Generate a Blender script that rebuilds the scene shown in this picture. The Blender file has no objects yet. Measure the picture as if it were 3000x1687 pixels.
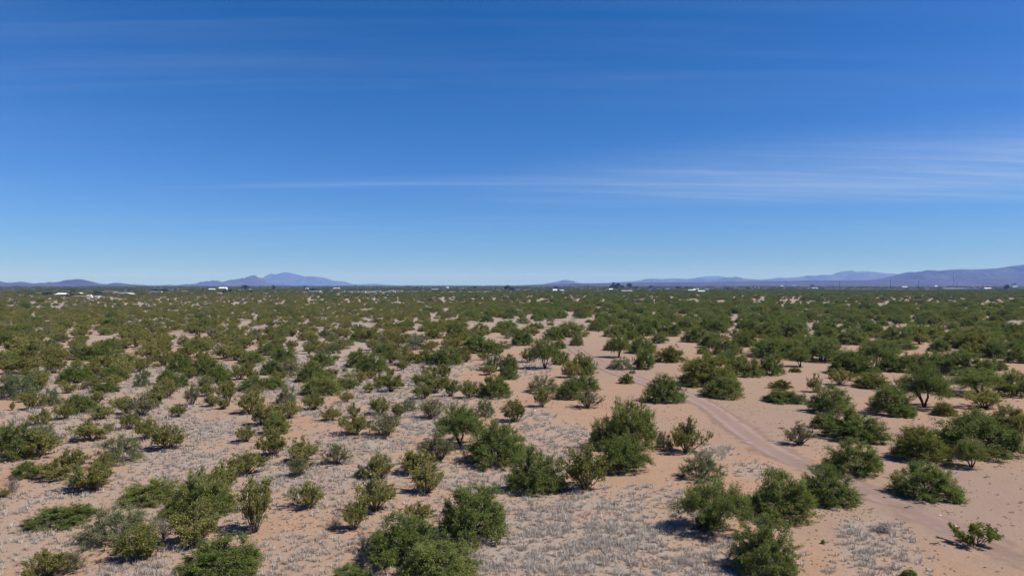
import bpy, math, random
import numpy as np
from mathutils import Vector

# ------------------------------------------------------------------ camera, sky, sun, exposure
S = bpy.context.scene
COL = S.collection
CAM_H, FPX, HOR = 12.0, 2027.0, 835.0          # drone height, focal length and horizon row of the 3000 px photograph
cam = bpy.data.cameras.new('camera')
cam.sensor_width = 36.0
cam.lens = FPX / 3000.0 * 36.0
cam.clip_start, cam.clip_end = 0.5, 120000.0
cam_o = bpy.data.objects.new('camera', cam)
COL.objects.link(cam_o)
cam_o.location = (0, 0, CAM_H)
cam_o.rotation_euler = (math.radians(90) - math.atan((843.5 - HOR) / FPX), 0, 0)
S.camera = cam_o

SUN_EL, SUN_AZ = math.radians(52), math.radians(100)     # azimuth clockwise from the view axis
W = bpy.data.worlds.new('World'); S.world = W; W.use_nodes = True
nt = W.node_tree; nt.nodes.clear(); L = nt.links.new
def wn(t, **k):
    n = nt.nodes.new(t)
    for a, b in k.items(): setattr(n, a, b)
    return n
sky = wn('ShaderNodeTexSky', sky_type='NISHITA', sun_disc=False, sun_elevation=SUN_EL, sun_rotation=SUN_AZ,
         altitude=450.0, air_density=1.0, dust_density=0.15, ozone_density=5.0)
SKY_STR = 0.08
srgb_ = wn('ShaderNodeSeparateColor'); L(sky.outputs[0], srgb_.inputs[0])
grade = wn('ShaderNodeCombineColor')
SKYG = ((0.65, 0.074), (0.89, 0.038), (1.56, 0.064))      # deeper blue of the dry desert air: gain and offset per channel
geo = wn('ShaderNodeTexCoord')
sep = wn('ShaderNodeSeparateXYZ'); L(geo.outputs['Generated'], sep.inputs[0])
def wmath(op, a, b=None, c=None, clamp=False):
    n = wn('ShaderNodeMath', operation=op, use_clamp=clamp)
    for i, v in enumerate((a, b, c)):
        if v is None: continue
        if hasattr(v, 'is_linked'): L(v, n.inputs[i])
        else: n.inputs[i].default_value = v
    return n.outputs[0]
for i_, (ga_, gm_) in enumerate(SKYG):
    v_ = wmath('MULTIPLY', srgb_.outputs[i_], SKY_STR)
    v_ = wmath('MAXIMUM', wmath('MULTIPLY', wmath('SUBTRACT', v_, gm_), ga_ / SKY_STR), 0.0)
    L(v_, grade.inputs[i_])
# cirrus sheet: directions projected on a high plane
zz = wmath('MAXIMUM', sep.outputs[2], 0.0)
zz = wmath('ADD', zz, 0.06)
px_ = wmath('DIVIDE', sep.outputs[0], zz); py_ = wmath('DIVIDE', sep.outputs[1], zz)
pl = wn('ShaderNodeCombineXYZ'); L(px_, pl.inputs[0]); L(py_, pl.inputs[1])
def cirrus(rot, sx, sy, off, scale, detail, lo, hi):
    m = wn('ShaderNodeMapping'); m.inputs['Rotation'].default_value = (0, 0, math.radians(rot))
    m.inputs['Scale'].default_value = (sx, sy, 1); m.inputs['Location'].default_value = off
    L(pl.outputs[0], m.inputs[0])
    n = wn('ShaderNodeTexNoise'); n.inputs['Scale'].default_value = scale; n.inputs['Detail'].default_value = detail
    n.inputs['Roughness'].default_value = 0.62; n.inputs['Distortion'].default_value = 0.5
    L(m.outputs[0], n.inputs['Vector'])
    r = wn('ShaderNodeMapRange', interpolation_type='SMOOTHSTEP')
    r.inputs['From Min'].default_value = lo; r.inputs['From Max'].default_value = hi
    L(n.outputs[0], r.inputs[0]); return r.outputs[0]
def band(cx, cy, rx, ry, rot):                       # one drifting bank of cirrus at its place on the high plane
    m = wn('ShaderNodeMapping', vector_type='TEXTURE'); m.inputs['Location'].default_value = (cx, cy, 0)
    m.inputs['Rotation'].default_value = (0, 0, math.radians(rot)); m.inputs['Scale'].default_value = (rx, ry, 1)
    L(pl.outputs[0], m.inputs[0])
    d = wn('ShaderNodeVectorMath', operation='LENGTH'); L(m.outputs[0], d.inputs[0])
    r = wn('ShaderNodeMapRange', interpolation_type='SMOOTHSTEP')
    r.inputs['From Min'].default_value = 1.0; r.inputs['From Max'].default_value = 0.0
    L(d.outputs['Value'], r.inputs[0]); return r.outputs[0]
fine = cirrus(-14, 0.30, 1.9, (3.1, 0.7, 0), 1.0, 7, 0.40, 0.80)
fib = cirrus(-10, 0.22, 3.6, (7.3, 4.1, 0), 1.1, 6, 0.42, 0.85)
wide = cirrus(-4, 0.10, 0.35, (1.9, 2.2, 0), 1.0, 4, 0.36, 0.74)
b1 = band(2.7, 4.3, 3.8, 1.5, -18)
b2 = band(-0.5, 4.75, 2.4, 0.26, -2)
cl = wmath('ADD', wmath('MULTIPLY', fine, 0.55), wmath('MULTIPLY', fib, 0.45))
amt = wmath('ADD', wmath('MULTIPLY', wide, 0.14), wmath('MULTIPLY', b1, 0.62))
den = wmath('MULTIPLY', cl, amt)
den = wmath('ADD', den, wmath('MULTIPLY', b1, 0.13))
den = wmath('ADD', den, wmath('MULTIPLY', b2, wmath('ADD', wmath('MULTIPLY', fib, 0.22), 0.05)))
den = wmath('MINIMUM', den, 0.6)
cmix = wn('ShaderNodeMix', data_type='RGBA'); L(den, cmix.inputs[0]); L(grade.outputs[0], cmix.inputs[6])
cmix.inputs[7].default_value = (8.6, 9.6, 10.8, 1)
bg = wn('ShaderNodeBackground'); bg.inputs['Strength'].default_value = SKY_STR / 1.366      # the exposure of +0.45 taken back for the sky
L(cmix.outputs[2], bg.inputs[0])
wo = wn('ShaderNodeOutputWorld'); L(bg.outputs[0], wo.inputs[0])

sun = bpy.data.lights.new('sun', 'SUN'); sun.energy = 5.0; sun.angle = math.radians(0.53); sun.color = (1.0, 0.95, 0.87)
sun_o = bpy.data.objects.new('sun', sun); COL.objects.link(sun_o)
to_sun = Vector((math.sin(SUN_AZ) * math.cos(SUN_EL), math.cos(SUN_AZ) * math.cos(SUN_EL), math.sin(SUN_EL)))
sun_o.rotation_euler = to_sun.to_track_quat('Z', 'Y').to_euler()
sun_o.location = (0, 0, 60)

vs = S.view_settings
vs.view_transform = 'Standard'; vs.look = 'None'; vs.exposure = 0.45; vs.gamma = 1.0; vs.use_curve_mapping = False
S.render.engine = 'CYCLES'
S.cycles.use_denoising = True
S.cycles.max_bounces = 5; S.cycles.diffuse_bounces = 2; S.cycles.transmission_bounces = 3
S.cycles.transparent_max_bounces = 6; S.cycles.volume_bounces = 2
S.render.film_transparent = False

# ------------------------------------------------------------------ helpers
rng = np.random.default_rng(11); random.seed(11)

def unproj(x, y):
    d = CAM_H * FPX / (y - HOR)
    return (x - 1500.0) / FPX * d, d
def proj(X, Y):
    return 1500.0 + X / Y * FPX, HOR + CAM_H * FPX / Y

def gz(x, y):
    """height of the near ground: faint swells that die out with distance"""
    d = np.hypot(x, y)
    f = np.clip(1.0 - (d - 50.0) / 70.0, 0, 1)
    return f * (0.05 * np.sin(x * 0.31 + 1.3) * np.cos(y * 0.23) + 0.04 * np.sin(x * 0.11 - y * 0.17)
                + 0.02 * np.sin(x * 0.9 + y * 0.7) )

def mesh_from(name, V, F, mat=None, smooth=False, attrs=None):
    """V: (n,3); F: (m,k) equal-sided faces"""
    me = bpy.data.meshes.new(name)
    V = np.ascontiguousarray(V, dtype=np.float32); F = np.ascontiguousarray(F, dtype=np.int32)
    m, k = F.shape
    me.vertices.add(len(V)); me.vertices.foreach_set('co', V.ravel())
    me.loops.add(m * k); me.loops.foreach_set('vertex_index', F.ravel())
    me.polygons.add(m)
    me.polygons.foreach_set('loop_start', np.arange(0, m * k, k, dtype=np.int32))
    me.polygons.foreach_set('loop_total', np.full(m, k, dtype=np.int32))
    if smooth: me.polygons.foreach_set('use_smooth', np.ones(m, dtype=bool))
    for an, (dom, arr) in (attrs or {}).items():
        at = me.attributes.new(an, 'FLOAT', dom)
        at.data.foreach_set('value', np.ascontiguousarray(arr, dtype=np.float32))
    if mat: me.materials.append(mat)
    me.update(calc_edges=True)
    return me

class MB:
    """collects boxes, tubes, prisms into one mesh of triangles/quads"""
    def __init__(s): s.v = []; s.f = []
    def add(s, V, F):
        o = len(s.v); s.v += [tuple(map(float, p)) for p in V]; s.f += [tuple(i + o for i in q) for q in F]; return s
    def box(s, x0, x1, y0, y1, z0, z1):
        return s.add([(x0,y0,z0),(x1,y0,z0),(x1,y1,z0),(x0,y1,z0),(x0,y0,z1),(x1,y0,z1),(x1,y1,z1),(x0,y1,z1)],
                     [(3,2,1,0),(4,5,6,7),(0,1,5,4),(1,2,6,5),(2,3,7,6),(3,0,4,7)])
    def tube(s, a, b, r0, r1=None, n=8):
        a, b = Vector(a), Vector(b); r1 = r0 if r1 is None else r1
        d = (b - a).normalized(); u = d.orthogonal().normalized(); w = d.cross(u)
        V = []
        for p, r in ((a, r0), (b, r1)):
            for i in range(n):
                t = 2 * math.pi * i / n; V.append(p + (u * math.cos(t) + w * math.sin(t)) * r)
        F = [(i, (i + 1) % n, n + (i + 1) % n, n + i) for i in range(n)]
        F += [tuple(range(n - 1, -1, -1)), tuple(range(n, 2 * n))]
        return s.add(V, F)
    def disc(s, c, axis, r, th, n=14):
        c, axis = Vector(c), Vector(axis).normalized()
        return s.tube(c - axis * th / 2, c + axis * th / 2, r, r, n)
    def prism(s, prof, y0, y1):
        """profile of (x,z) points extruded along y"""
        n = len(prof)
        V = [(x, y0, z) for x, z in prof] + [(x, y1, z) for x, z in prof]
        F = [(i, i + n, (i + 1) % n + n, (i + 1) % n) for i in range(n)] + [tuple(range(n)), tuple(range(2 * n - 1, n - 1, -1))]
        return s.add(V, F)
    def build(s, name, mat, parent=None):
        me = bpy.data.meshes.new(name); me.from_pydata(s.v, [], s.f); me.update()
        if mat: me.materials.append(mat)
        return link(name, me, parent)

def link(name, me, parent=None, loc=None):
    o = bpy.data.objects.new(name, me); COL.objects.link(o)
    if parent: o.parent = parent
    if loc is not None: o.location = loc
    return o
def tag(o, label=None, cat=None, group=None, kind=None):
    if label: o['label'] = label
    if cat: o['category'] = cat
    if group: o['group'] = group
    if kind: o['kind'] = kind
    return o
def empty(name, loc, rz=0.0):
    o = bpy.data.objects.new(name, None); COL.objects.link(o); o.location = loc; o.rotation_euler = (0, 0, rz)
    o.empty_display_size = 0.2; return o

# ------------------------------------------------------------------ materials
def new_mat(name):
    m = bpy.data.materials.new(name); m.use_nodes = True
    t = m.node_tree; t.nodes.clear()
    out = t.nodes.new('ShaderNodeOutputMaterial')
    return m, t, out
def nd(t, typ, **k):
    n = t.nodes.new(typ)
    for a, b in k.items(): setattr(n, a, b)
    return n
def noise(t, vec, scale, detail=4, rough=0.55, dist=0.0):
    n = nd(t, 'ShaderNodeTexNoise'); n.inputs['Scale'].default_value = scale; n.inputs['Detail'].default_value = detail
    n.inputs['Roughness'].default_value = rough; n.inputs['Distortion'].default_value = dist
    t.links.new(vec, n.inputs['Vector']); return n.outputs[0]
def mrange(t, v, a, b, c=0.0, d=1.0, smooth=True):
    n = nd(t, 'ShaderNodeMapRange', interpolation_type='SMOOTHSTEP' if smooth else 'LINEAR')
    for i, q in enumerate((a, b, c, d)): n.inputs[1 + i].default_value = q
    t.links.new(v, n.inputs[0]); return n.outputs[0]
def mth(t, op, a, b, clamp=False):
    n = nd(t, 'ShaderNodeMath', operation=op, use_clamp=clamp)
    for i, v in enumerate((a, b)):
        if hasattr(v, 'is_linked'): t.links.new(v, n.inputs[i])
        else: n.inputs[i].default_value = v
    return n.outputs[0]
def mixc(t, f, a, b, blend='MIX'):
    n = nd(t, 'ShaderNodeMix', data_type='RGBA', blend_type=blend)
    for s, v in ((0, f), (6, a), (7, b)):
        if hasattr(v, 'is_linked'): t.links.new(v, n.inputs[s])
        elif s == 0: n.inputs[0].default_value = v
        else: n.inputs[s].default_value = (*v, 1)
    return n.outputs[2]
def bsdf(t, out, col, rough=0.9, bump=None, spec=0.15, metal=0.0):
    b = nd(t, 'ShaderNodeBsdfPrincipled')
    if hasattr(col, 'is_linked'): t.links.new(col, b.inputs['Base Color'])
    else: b.inputs['Base Color'].default_value = (*col, 1)
    if hasattr(rough, 'is_linked'): t.links.new(rough, b.inputs['Roughness'])
    else: b.inputs['Roughness'].default_value = rough
    b.inputs['Specular IOR Level'].default_value = spec; b.inputs['Metallic'].default_value = metal
    if bump is not None: t.links.new(bump, b.inputs['Normal'])
    if out is not None: t.links.new(b.outputs[0], out.inputs[0])
    return b
def bumpn(t, h, strength, dist):
    n = nd(t, 'ShaderNodeBump'); n.inputs['Strength'].default_value = strength; n.inputs['Distance'].default_value = dist
    t.links.new(h, n.inputs['Height']); return n.outputs[0]

def leaf_mat(name, dark, light, dry, trans=0.44):
    m, t, out = new_mat(name)
    at = nd(t, 'ShaderNodeAttribute', attribute_name='tint')
    oi = nd(t, 'ShaderNodeObjectInfo')
    f = mth(t, 'ADD', mth(t, 'MULTIPLY', at.outputs['Fac'], 0.7), mth(t, 'MULTIPLY', oi.outputs['Random'], 0.42), True)
    c = mixc(t, f, dark, light)
    w = mth(t, 'MULTIPLY', mrange(t, oi.outputs['Random'], 0.55, 1.0), mrange(t, at.outputs['Fac'], 0.3, 0.9))
    w = mth(t, 'ADD', w, mrange(t, at.outputs['Fac'], 0.93, 0.96, 0, 0.8))
    c = mixc(t, w, c, dry)
    d = nd(t, 'ShaderNodeBsdfDiffuse'); tr = nd(t, 'ShaderNodeBsdfTranslucent')
    t.links.new(c, d.inputs[0]); t.links.new(c, tr.inputs[0])
    mx = nd(t, 'ShaderNodeMixShader'); mx.inputs[0].default_value = trans
    t.links.new(d.outputs[0], mx.inputs[1]); t.links.new(tr.outputs[0], mx.inputs[2])
    t.links.new(mx.outputs[0], out.inputs[0]); return m
def wood_mat(name, a, b):
    m, t, out = new_mat(name)
    g = nd(t, 'ShaderNodeTexCoord'); n = noise(t, g.outputs['Object'], 9.0, 3)
    bsdf(t, out, mixc(t, n, a, b), 0.95); return m
def plain_mat(name, a, b=None, rough=0.8, scale=1.2, metal=0.0, spec=0.2):
    m, t, out = new_mat(name)
    b = b or tuple(c * 0.82 for c in a)
    g = nd(t, 'ShaderNodeTexCoord'); n = noise(t, g.outputs['Object'], scale, 5, 0.65)
    bsdf(t, out, mixc(t, n, a, b), rough, metal=metal, spec=spec); return m

M = {}
M['mesq'] = leaf_mat('mesquite_leaf', (0.107, 0.140, 0.039), (0.224, 0.269, 0.075), (0.312, 0.288, 0.091))
M['mesq_y'] = leaf_mat('mesquite_leaf_yellow', (0.118, 0.140, 0.034), (0.258, 0.263, 0.062), (0.336, 0.280, 0.084))
M['greygreen'] = leaf_mat('grey_green_leaf', (0.108, 0.138, 0.066), (0.222, 0.258, 0.120), (0.276, 0.264, 0.132))
M['creo'] = leaf_mat('creosote_leaf', (0.136, 0.139, 0.043), (0.299, 0.286, 0.086), (0.380, 0.319, 0.120))
M['creo_g'] = leaf_mat('creosote_leaf_grey', (0.132, 0.129, 0.063), (0.259, 0.244, 0.121), (0.333, 0.299, 0.161))
M['bright'] = leaf_mat('fresh_leaf', (0.083, 0.116, 0.020), (0.182, 0.220, 0.039), (0.231, 0.242, 0.055))
M['euca'] = leaf_mat('eucalyptus_leaf', (0.030, 0.040, 0.022), (0.060, 0.075, 0.040), (0.08, 0.085, 0.05))
M['bark'] = wood_mat('dark_bark', (0.035, 0.026, 0.022), (0.075, 0.058, 0.048))
M['stem'] = wood_mat('grey_stem', (0.060, 0.050, 0.044), (0.13, 0.11, 0.095))
M['deadwood'] = wood_mat('dead_wood', (0.10, 0.088, 0.08), (0.22, 0.195, 0.18))
M['pole'] = wood_mat('pole_wood', (0.05, 0.038, 0.03), (0.09, 0.07, 0.055))
M['white'] = plain_mat('white_siding', (0.78, 0.77, 0.75), (0.62, 0.60, 0.58))
M['whiteroof'] = plain_mat('white_metal_roof', (0.82, 0.83, 0.84), (0.66, 0.67, 0.69), 0.45)
M['cream'] = plain_mat('cream_siding', (0.62, 0.55, 0.44), (0.50, 0.44, 0.35))
M['tan'] = plain_mat('tan_stucco', (0.42, 0.31, 0.23), (0.34, 0.25, 0.18))
M['pink'] = plain_mat('pinkish_stucco', (0.52, 0.36, 0.29), (0.44, 0.30, 0.24))
M['grey'] = plain_mat('grey_siding', (0.34, 0.34, 0.35), (0.27, 0.27, 0.28))
M['greyroof'] = plain_mat('grey_shingle_roof', (0.30, 0.29, 0.29), (0.22, 0.21, 0.21))
M['brownroof'] = plain_mat('brown_roof', (0.20, 0.15, 0.12), (0.14, 0.10, 0.08))
M['greenroof'] = plain_mat('pale_green_roof', (0.50, 0.58, 0.52), (0.42, 0.50, 0.45), 0.5)
M['blue'] = plain_mat('blue_siding', (0.12, 0.22, 0.30), (0.10, 0.17, 0.24))
M['glass'] = plain_mat('window_glass', (0.03, 0.035, 0.04), (0.05, 0.055, 0.06), 0.15, spec=0.5)
M['steel'] = plain_mat('galvanised_steel', (0.38, 0.40, 0.42), (0.30, 0.31, 0.33), 0.5, metal=0.3)
M['dish'] = plain_mat('white_dish', (0.85, 0.86, 0.87), (0.80, 0.81, 0.82), 0.5)
M['dark'] = plain_mat('dark_opening', (0.035, 0.032, 0.03))
M['rubber'] = plain_mat('tyre_rubber', (0.02, 0.02, 0.02))
M['stone'] = plain_mat('pale_stone', (0.62, 0.57, 0.52), (0.45, 0.40, 0.36), 0.9, 6.0)

def grass_mat():
    m, t, out = new_mat('dry_grass')
    at = nd(t, 'ShaderNodeAttribute', attribute_name='tint')
    c = mixc(t, at.outputs['Fac'], (0.29, 0.245, 0.205), (0.55, 0.495, 0.445))
    d = nd(t, 'ShaderNodeBsdfDiffuse'); tr = nd(t, 'ShaderNodeBsdfTranslucent')
    t.links.new(c, d.inputs[0]); t.links.new(c, tr.inputs[0])
    mx = nd(t, 'ShaderNodeMixShader'); mx.inputs[0].default_value = 0.35
    t.links.new(d.outputs[0], mx.inputs[1]); t.links.new(tr.outputs[0], mx.inputs[2])
    t.links.new(mx.outputs[0], out.inputs[0]); return m
M['grass'] = grass_mat()

def ground_mat():
    m, t, out = new_mat('desert_soil')
    g = nd(t, 'ShaderNodeNewGeometry'); P = g.outputs['Position']
    gr = nd(t, 'ShaderNodeAttribute', attribute_name='dry_grass').outputs['Fac']
    sm = nd(t, 'ShaderNodeAttribute', attribute_name='smooth_dirt').outputs['Fac']
    far = nd(t, 'ShaderNodeAttribute', attribute_name='far_scrub').outputs['Fac']
    big = noise(t, P, 0.06, 4); mid = noise(t, P, 0.7, 5, 0.6); fin = noise(t, P, 5.0, 5, 0.7); grit = noise(t, P, 22.0, 3, 0.7)
    c = mixc(t, mrange(t, big, 0.35, 0.65), (0.320, 0.204, 0.136), (0.305, 0.207, 0.153))
    c = mixc(t, mrange(t, mid, 0.42, 0.72, 0, 0.7), c, (0.280, 0.175, 0.112))
    pat = noise(t, P, 0.22, 6, 0.65, 0.6)
    c = mixc(t, mrange(t, pat, 0.50, 0.72, 0, 0.55), c, (0.241, 0.164, 0.115))
    c = mixc(t, mth(t, 'MULTIPLY', sm, 0.85), c, (0.250, 0.184, 0.146))
    # dead grass litter between the tufts
    lit = mth(t, 'MULTIPLY', gr, mrange(t, mth(t, 'ADD', mth(t, 'MULTIPLY', mid, 0.55), mth(t, 'MULTIPLY', fin, 0.45)), 0.33, 0.55), True)
    c = mixc(t, mth(t, 'MULTIPLY', lit, 0.85), c, (0.285, 0.243, 0.212))
    # clods, twigs and leaf crumbs
    c = mixc(t, mrange(t, grit, 0.56, 0.72, 0, 0.6), c, (0.140, 0.095, 0.063))
    c = mixc(t, mrange(t, fin, 0.56, 0.74, 0, 0.5), c, (0.175, 0.115, 0.077))
    # flat country too far off to tell single plants: scrub and bare dirt
    f1 = noise(t, P, 0.010, 5, 0.6); f2 = noise(t, P, 0.0022, 4, 0.6)
    sc = mixc(t, mrange(t, f1, 0.35, 0.65), (0.042, 0.049, 0.025), (0.098, 0.081, 0.052))
    sc = mixc(t, mrange(t, f2, 0.50, 0.75, 0, 0.55), sc, (0.189, 0.140, 0.105))
    c = mixc(t, far, c, sc)
    h = mth(t, 'ADD', mth(t, 'MULTIPLY', mid, 0.6), mth(t, 'ADD', mth(t, 'MULTIPLY', fin, 0.35), mth(t, 'MULTIPLY', grit, 0.18)))
    bsdf(t, out, c, 0.97, bumpn(t, h, 0.85, 0.14), 0.05); return m
M['ground'] = ground_mat()

def track_mat():
    m, t, out = new_mat('track_dirt')
    g = nd(t, 'ShaderNodeNewGeometry'); P = g.outputs['Position']
    ed = nd(t, 'ShaderNodeAttribute', attribute_name='edge').outputs['Fac']
    rut = nd(t, 'ShaderNodeAttribute', attribute_name='rut').outputs['Fac']
    mid = noise(t, P, 0.8, 5, 0.6); fin = noise(t, P, 6.0, 5, 0.7); grit = noise(t, P, 24.0, 3, 0.7)
    c = mixc(t, mrange(t, mid, 0.35, 0.7), (0.277, 0.196, 0.163), (0.254, 0.178, 0.146))
    c = mixc(t, mth(t, 'MULTIPLY', rut, 0.95), c, (0.329, 0.243, 0.209))
    c = mixc(t, mrange(t, grit, 0.62, 0.76, 0, 0.35), c, (0.187, 0.128, 0.094))
    h = mth(t, 'ADD', mth(t, 'MULTIPLY', fin, 0.5), mth(t, 'MULTIPLY', grit, 0.2))
    b = bsdf(t, None, c, 0.97, bumpn(t, h, 0.4, 0.06), 0.05)
    a = mrange(t, mth(t, 'ADD', ed, mth(t, 'MULTIPLY', mth(t, 'SUBTRACT', mth(t, 'ADD', mth(t, 'MULTIPLY', mid, 0.5), mth(t, 'MULTIPLY', noise(t, P, 0.25, 3), 0.5)), 0.5), 2.2)), 0.15, 0.85, 0.0, 0.85)
    tp = nd(t, 'ShaderNodeBsdfTransparent'); mx = nd(t, 'ShaderNodeMixShader')
    t.links.new(a, mx.inputs[0]); t.links.new(tp.outputs[0], mx.inputs[1]); t.links.new(b.outputs[0], mx.inputs[2])
    t.links.new(mx.outputs[0], out.inputs[0]); return m
M['track'] = track_mat()

def rock_mat():
    m, t, out = new_mat('mountain_rock')
    g = nd(t, 'ShaderNodeNewGeometry'); P = g.outputs['Position']
    n1 = noise(t, P, 0.0016, 6, 0.65); n2 = noise(t, P, 0.008, 5, 0.6)
    c = mixc(t, mrange(t, n1, 0.35, 0.7), (0.045, 0.042, 0.042), (0.085, 0.075, 0.070))
    c = mixc(t, mrange(t, n2, 0.5, 0.7, 0, 0.5), c, (0.05, 0.05, 0.04))
    bsdf(t, out, c, 0.97, bumpn(t, n2, 0.6, 30.0), 0.05); return m
M['rock'] = rock_mat()

# ------------------------------------------------------------------ ground
# patches of dead grass, in photograph pixels turned into places on the ground: centre, half widths, strength
GRASS = [(1690,1560,330,120,1.0),(1560,1640,300,70,1.0),(1900,1500,200,70,.8),(1980,1660,260,60,.9),(2150,1640,180,60,.8),
 (2560,1590,110,70,.8),(2580,1660,150,50,.6),(2090,1325,70,22,1),(2210,1380,80,25,.7),(620,1262,160,30,1),(560,1340,140,42,.9),
 (1050,1300,180,32,.9),(1240,1258,90,24,1),(880,1400,190,60,.8),(960,1460,90,60,.8),(1120,1165,100,34,1),(180,1228,90,25,.9),
 (330,1195,80,30,.8),(470,1350,120,45,.8),(60,1560,110,45,.7),(180,1530,120,50,.5),(60,1480,90,40,.6),(1400,1410,150,50,.8),
 (1260,1485,80,36,.7),(1640,1290,110,45,.9),(1560,1232,70,36,.7),(1620,1340,60,60,.9),(700,1150,160,30,.9),(880,1130,70,40,.9),
 (500,1150,120,22,.8),(160,1120,60,24,.8),(860,1590,55,24,1),(1480,1600,90,70,.8),(700,1640,90,60,.4),(400,1680,160,30,.7),
 (640,1330,140,60,.5),(960,1200,120,22,.8),(1180,1090,60,20,.7),(330,1280,120,30,.6),(250,1310,100,30,.6),(1550,1078,70,30,.8)]
TRACK_PX = [(3120,1690),(2960,1622),(2820,1562),(2690,1508),(2570,1452),(2450,1405),(2340,1356),(2250,1312),(2172,1258),(2130,1226),
            (2088,1195),(2030,1166),(1960,1143),(1880,1117),(1800,1088),(1745,1060),(1700,1033),(1668,1008),(1652,985),(1658,960),(1680,938),(1694,918)]
SMOOTH = [(2850,1480,420,190,1.0),(2600,1500,330,130,.8),(2300,1230,330,90,.8),(2150,1150,330,60,.7),(1800,1060,230,70,.8),
          (1950,1230,120,50,.5),(2500,1120,300,70,.6),(2700,1280,300,60,.6),(2950,1640,200,70,.7)]

def vnoise(x, y, s, seed):
    """cheap smooth value noise for placing things"""
    x = np.asarray(x) * s; y = np.asarray(y) * s
    xi = np.floor(x).astype(np.int64); yi = np.floor(y).astype(np.int64); fx = x - xi; fy = y - yi
    def h(a, b):
        v = np.sin(a * 127.1 + b * 311.7 + seed * 74.7) * 43758.5453
        return v - np.floor(v)
    fx = fx * fx * (3 - 2 * fx); fy = fy * fy * (3 - 2 * fy)
    return (h(xi, yi) * (1 - fx) + h(xi + 1, yi) * fx) * (1 - fy) + (h(xi, yi + 1) * (1 - fx) + h(xi + 1, yi + 1) * fx) * fy

def ell_sum(X, Y, lst, soft=0.55):
    ok = Y > 5.0
    Ys = np.where(ok, Y, 5.0)
    px, py = proj(X, Ys); out = np.zeros_like(px)
    for cx, cy, rx, ry, s in lst:
        r = np.hypot((px - cx) / rx, (py - cy) / ry)
        out = np.maximum(out, s * np.clip((1.25 - r) / soft, 0, 1))
    return np.where(ok, out, 0.0)
def grass_amount(X, Y):
    X = np.asarray(X, float); Y = np.asarray(Y, float)
    a = ell_sum(X, Y, GRASS)
    px, py = proj(X, np.maximum(Y, 5.0))
    left = np.clip((1560 - px) / 300.0, 0, 1) * (0.45 + 0.55 * np.clip((Y - 38) / 40.0, 0, 1))
    n = 0.6 * vnoise(X, Y, 0.11, 1) + 0.4 * vnoise(X, Y, 0.33, 2)
    b = left * np.clip((n - 0.38) / 0.22, 0, 1) * 0.95
    b = np.maximum(b, np.clip((Y - 110) / 100.0, 0, 1) * np.interp(px, [1200, 1800], [1.0, 0.5]))
    return np.maximum(a * np.clip(0.35 + 1.3 * vnoise(X, Y, 0.5, 5), 0, 1), b)

def build_ground():
    an = np.concatenate([np.linspace(-180, -62, 24, endpoint=False), np.linspace(-62, 62, 380, endpoint=False), np.linspace(62, 180, 24, endpoint=False)])
    an = np.radians(an); nA = len(an)
    ra = np.concatenate([[0.0], np.geomspace(4.0, 400.0, 250), np.geomspace(420.0, 38000.0, 70)]); nR = len(ra)
    A, R = np.meshgrid(an, ra)
    X = R * np.sin(A); Y = R * np.cos(A); Z = gz(X, Y)
    V = np.stack([X, Y, Z], -1).reshape(-1, 3)
    i = np.arange(nR - 1)[:, None] * nA; j = np.arange(nA)[None, :]; j2 = (j + 1) % nA
    F = np.stack([i + j, i + nA + j, i + nA + j2, i + j2], -1).reshape(-1, 4)[:, ::-1]
    x, y = V[:, 0], V[:, 1]; d = np.hypot(x, y)
    gr = grass_amount(x, y); sm = np.maximum(ell_sum(x, y, SMOOTH, 0.9), np.clip((y - 130) / 120.0, 0, 1) * 0.8); far = np.clip((d - 650) / 900, 0, 1)
    me = mesh_from('ground', V, F, M['ground'], True, {'dry_grass': ('POINT', gr), 'smooth_dirt': ('POINT', sm), 'far_scrub': ('POINT', far)})
    tag(link('ground', me), 'orange tan desert soil reaching to the horizon', 'ground', kind='structure')
build_ground()

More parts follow.
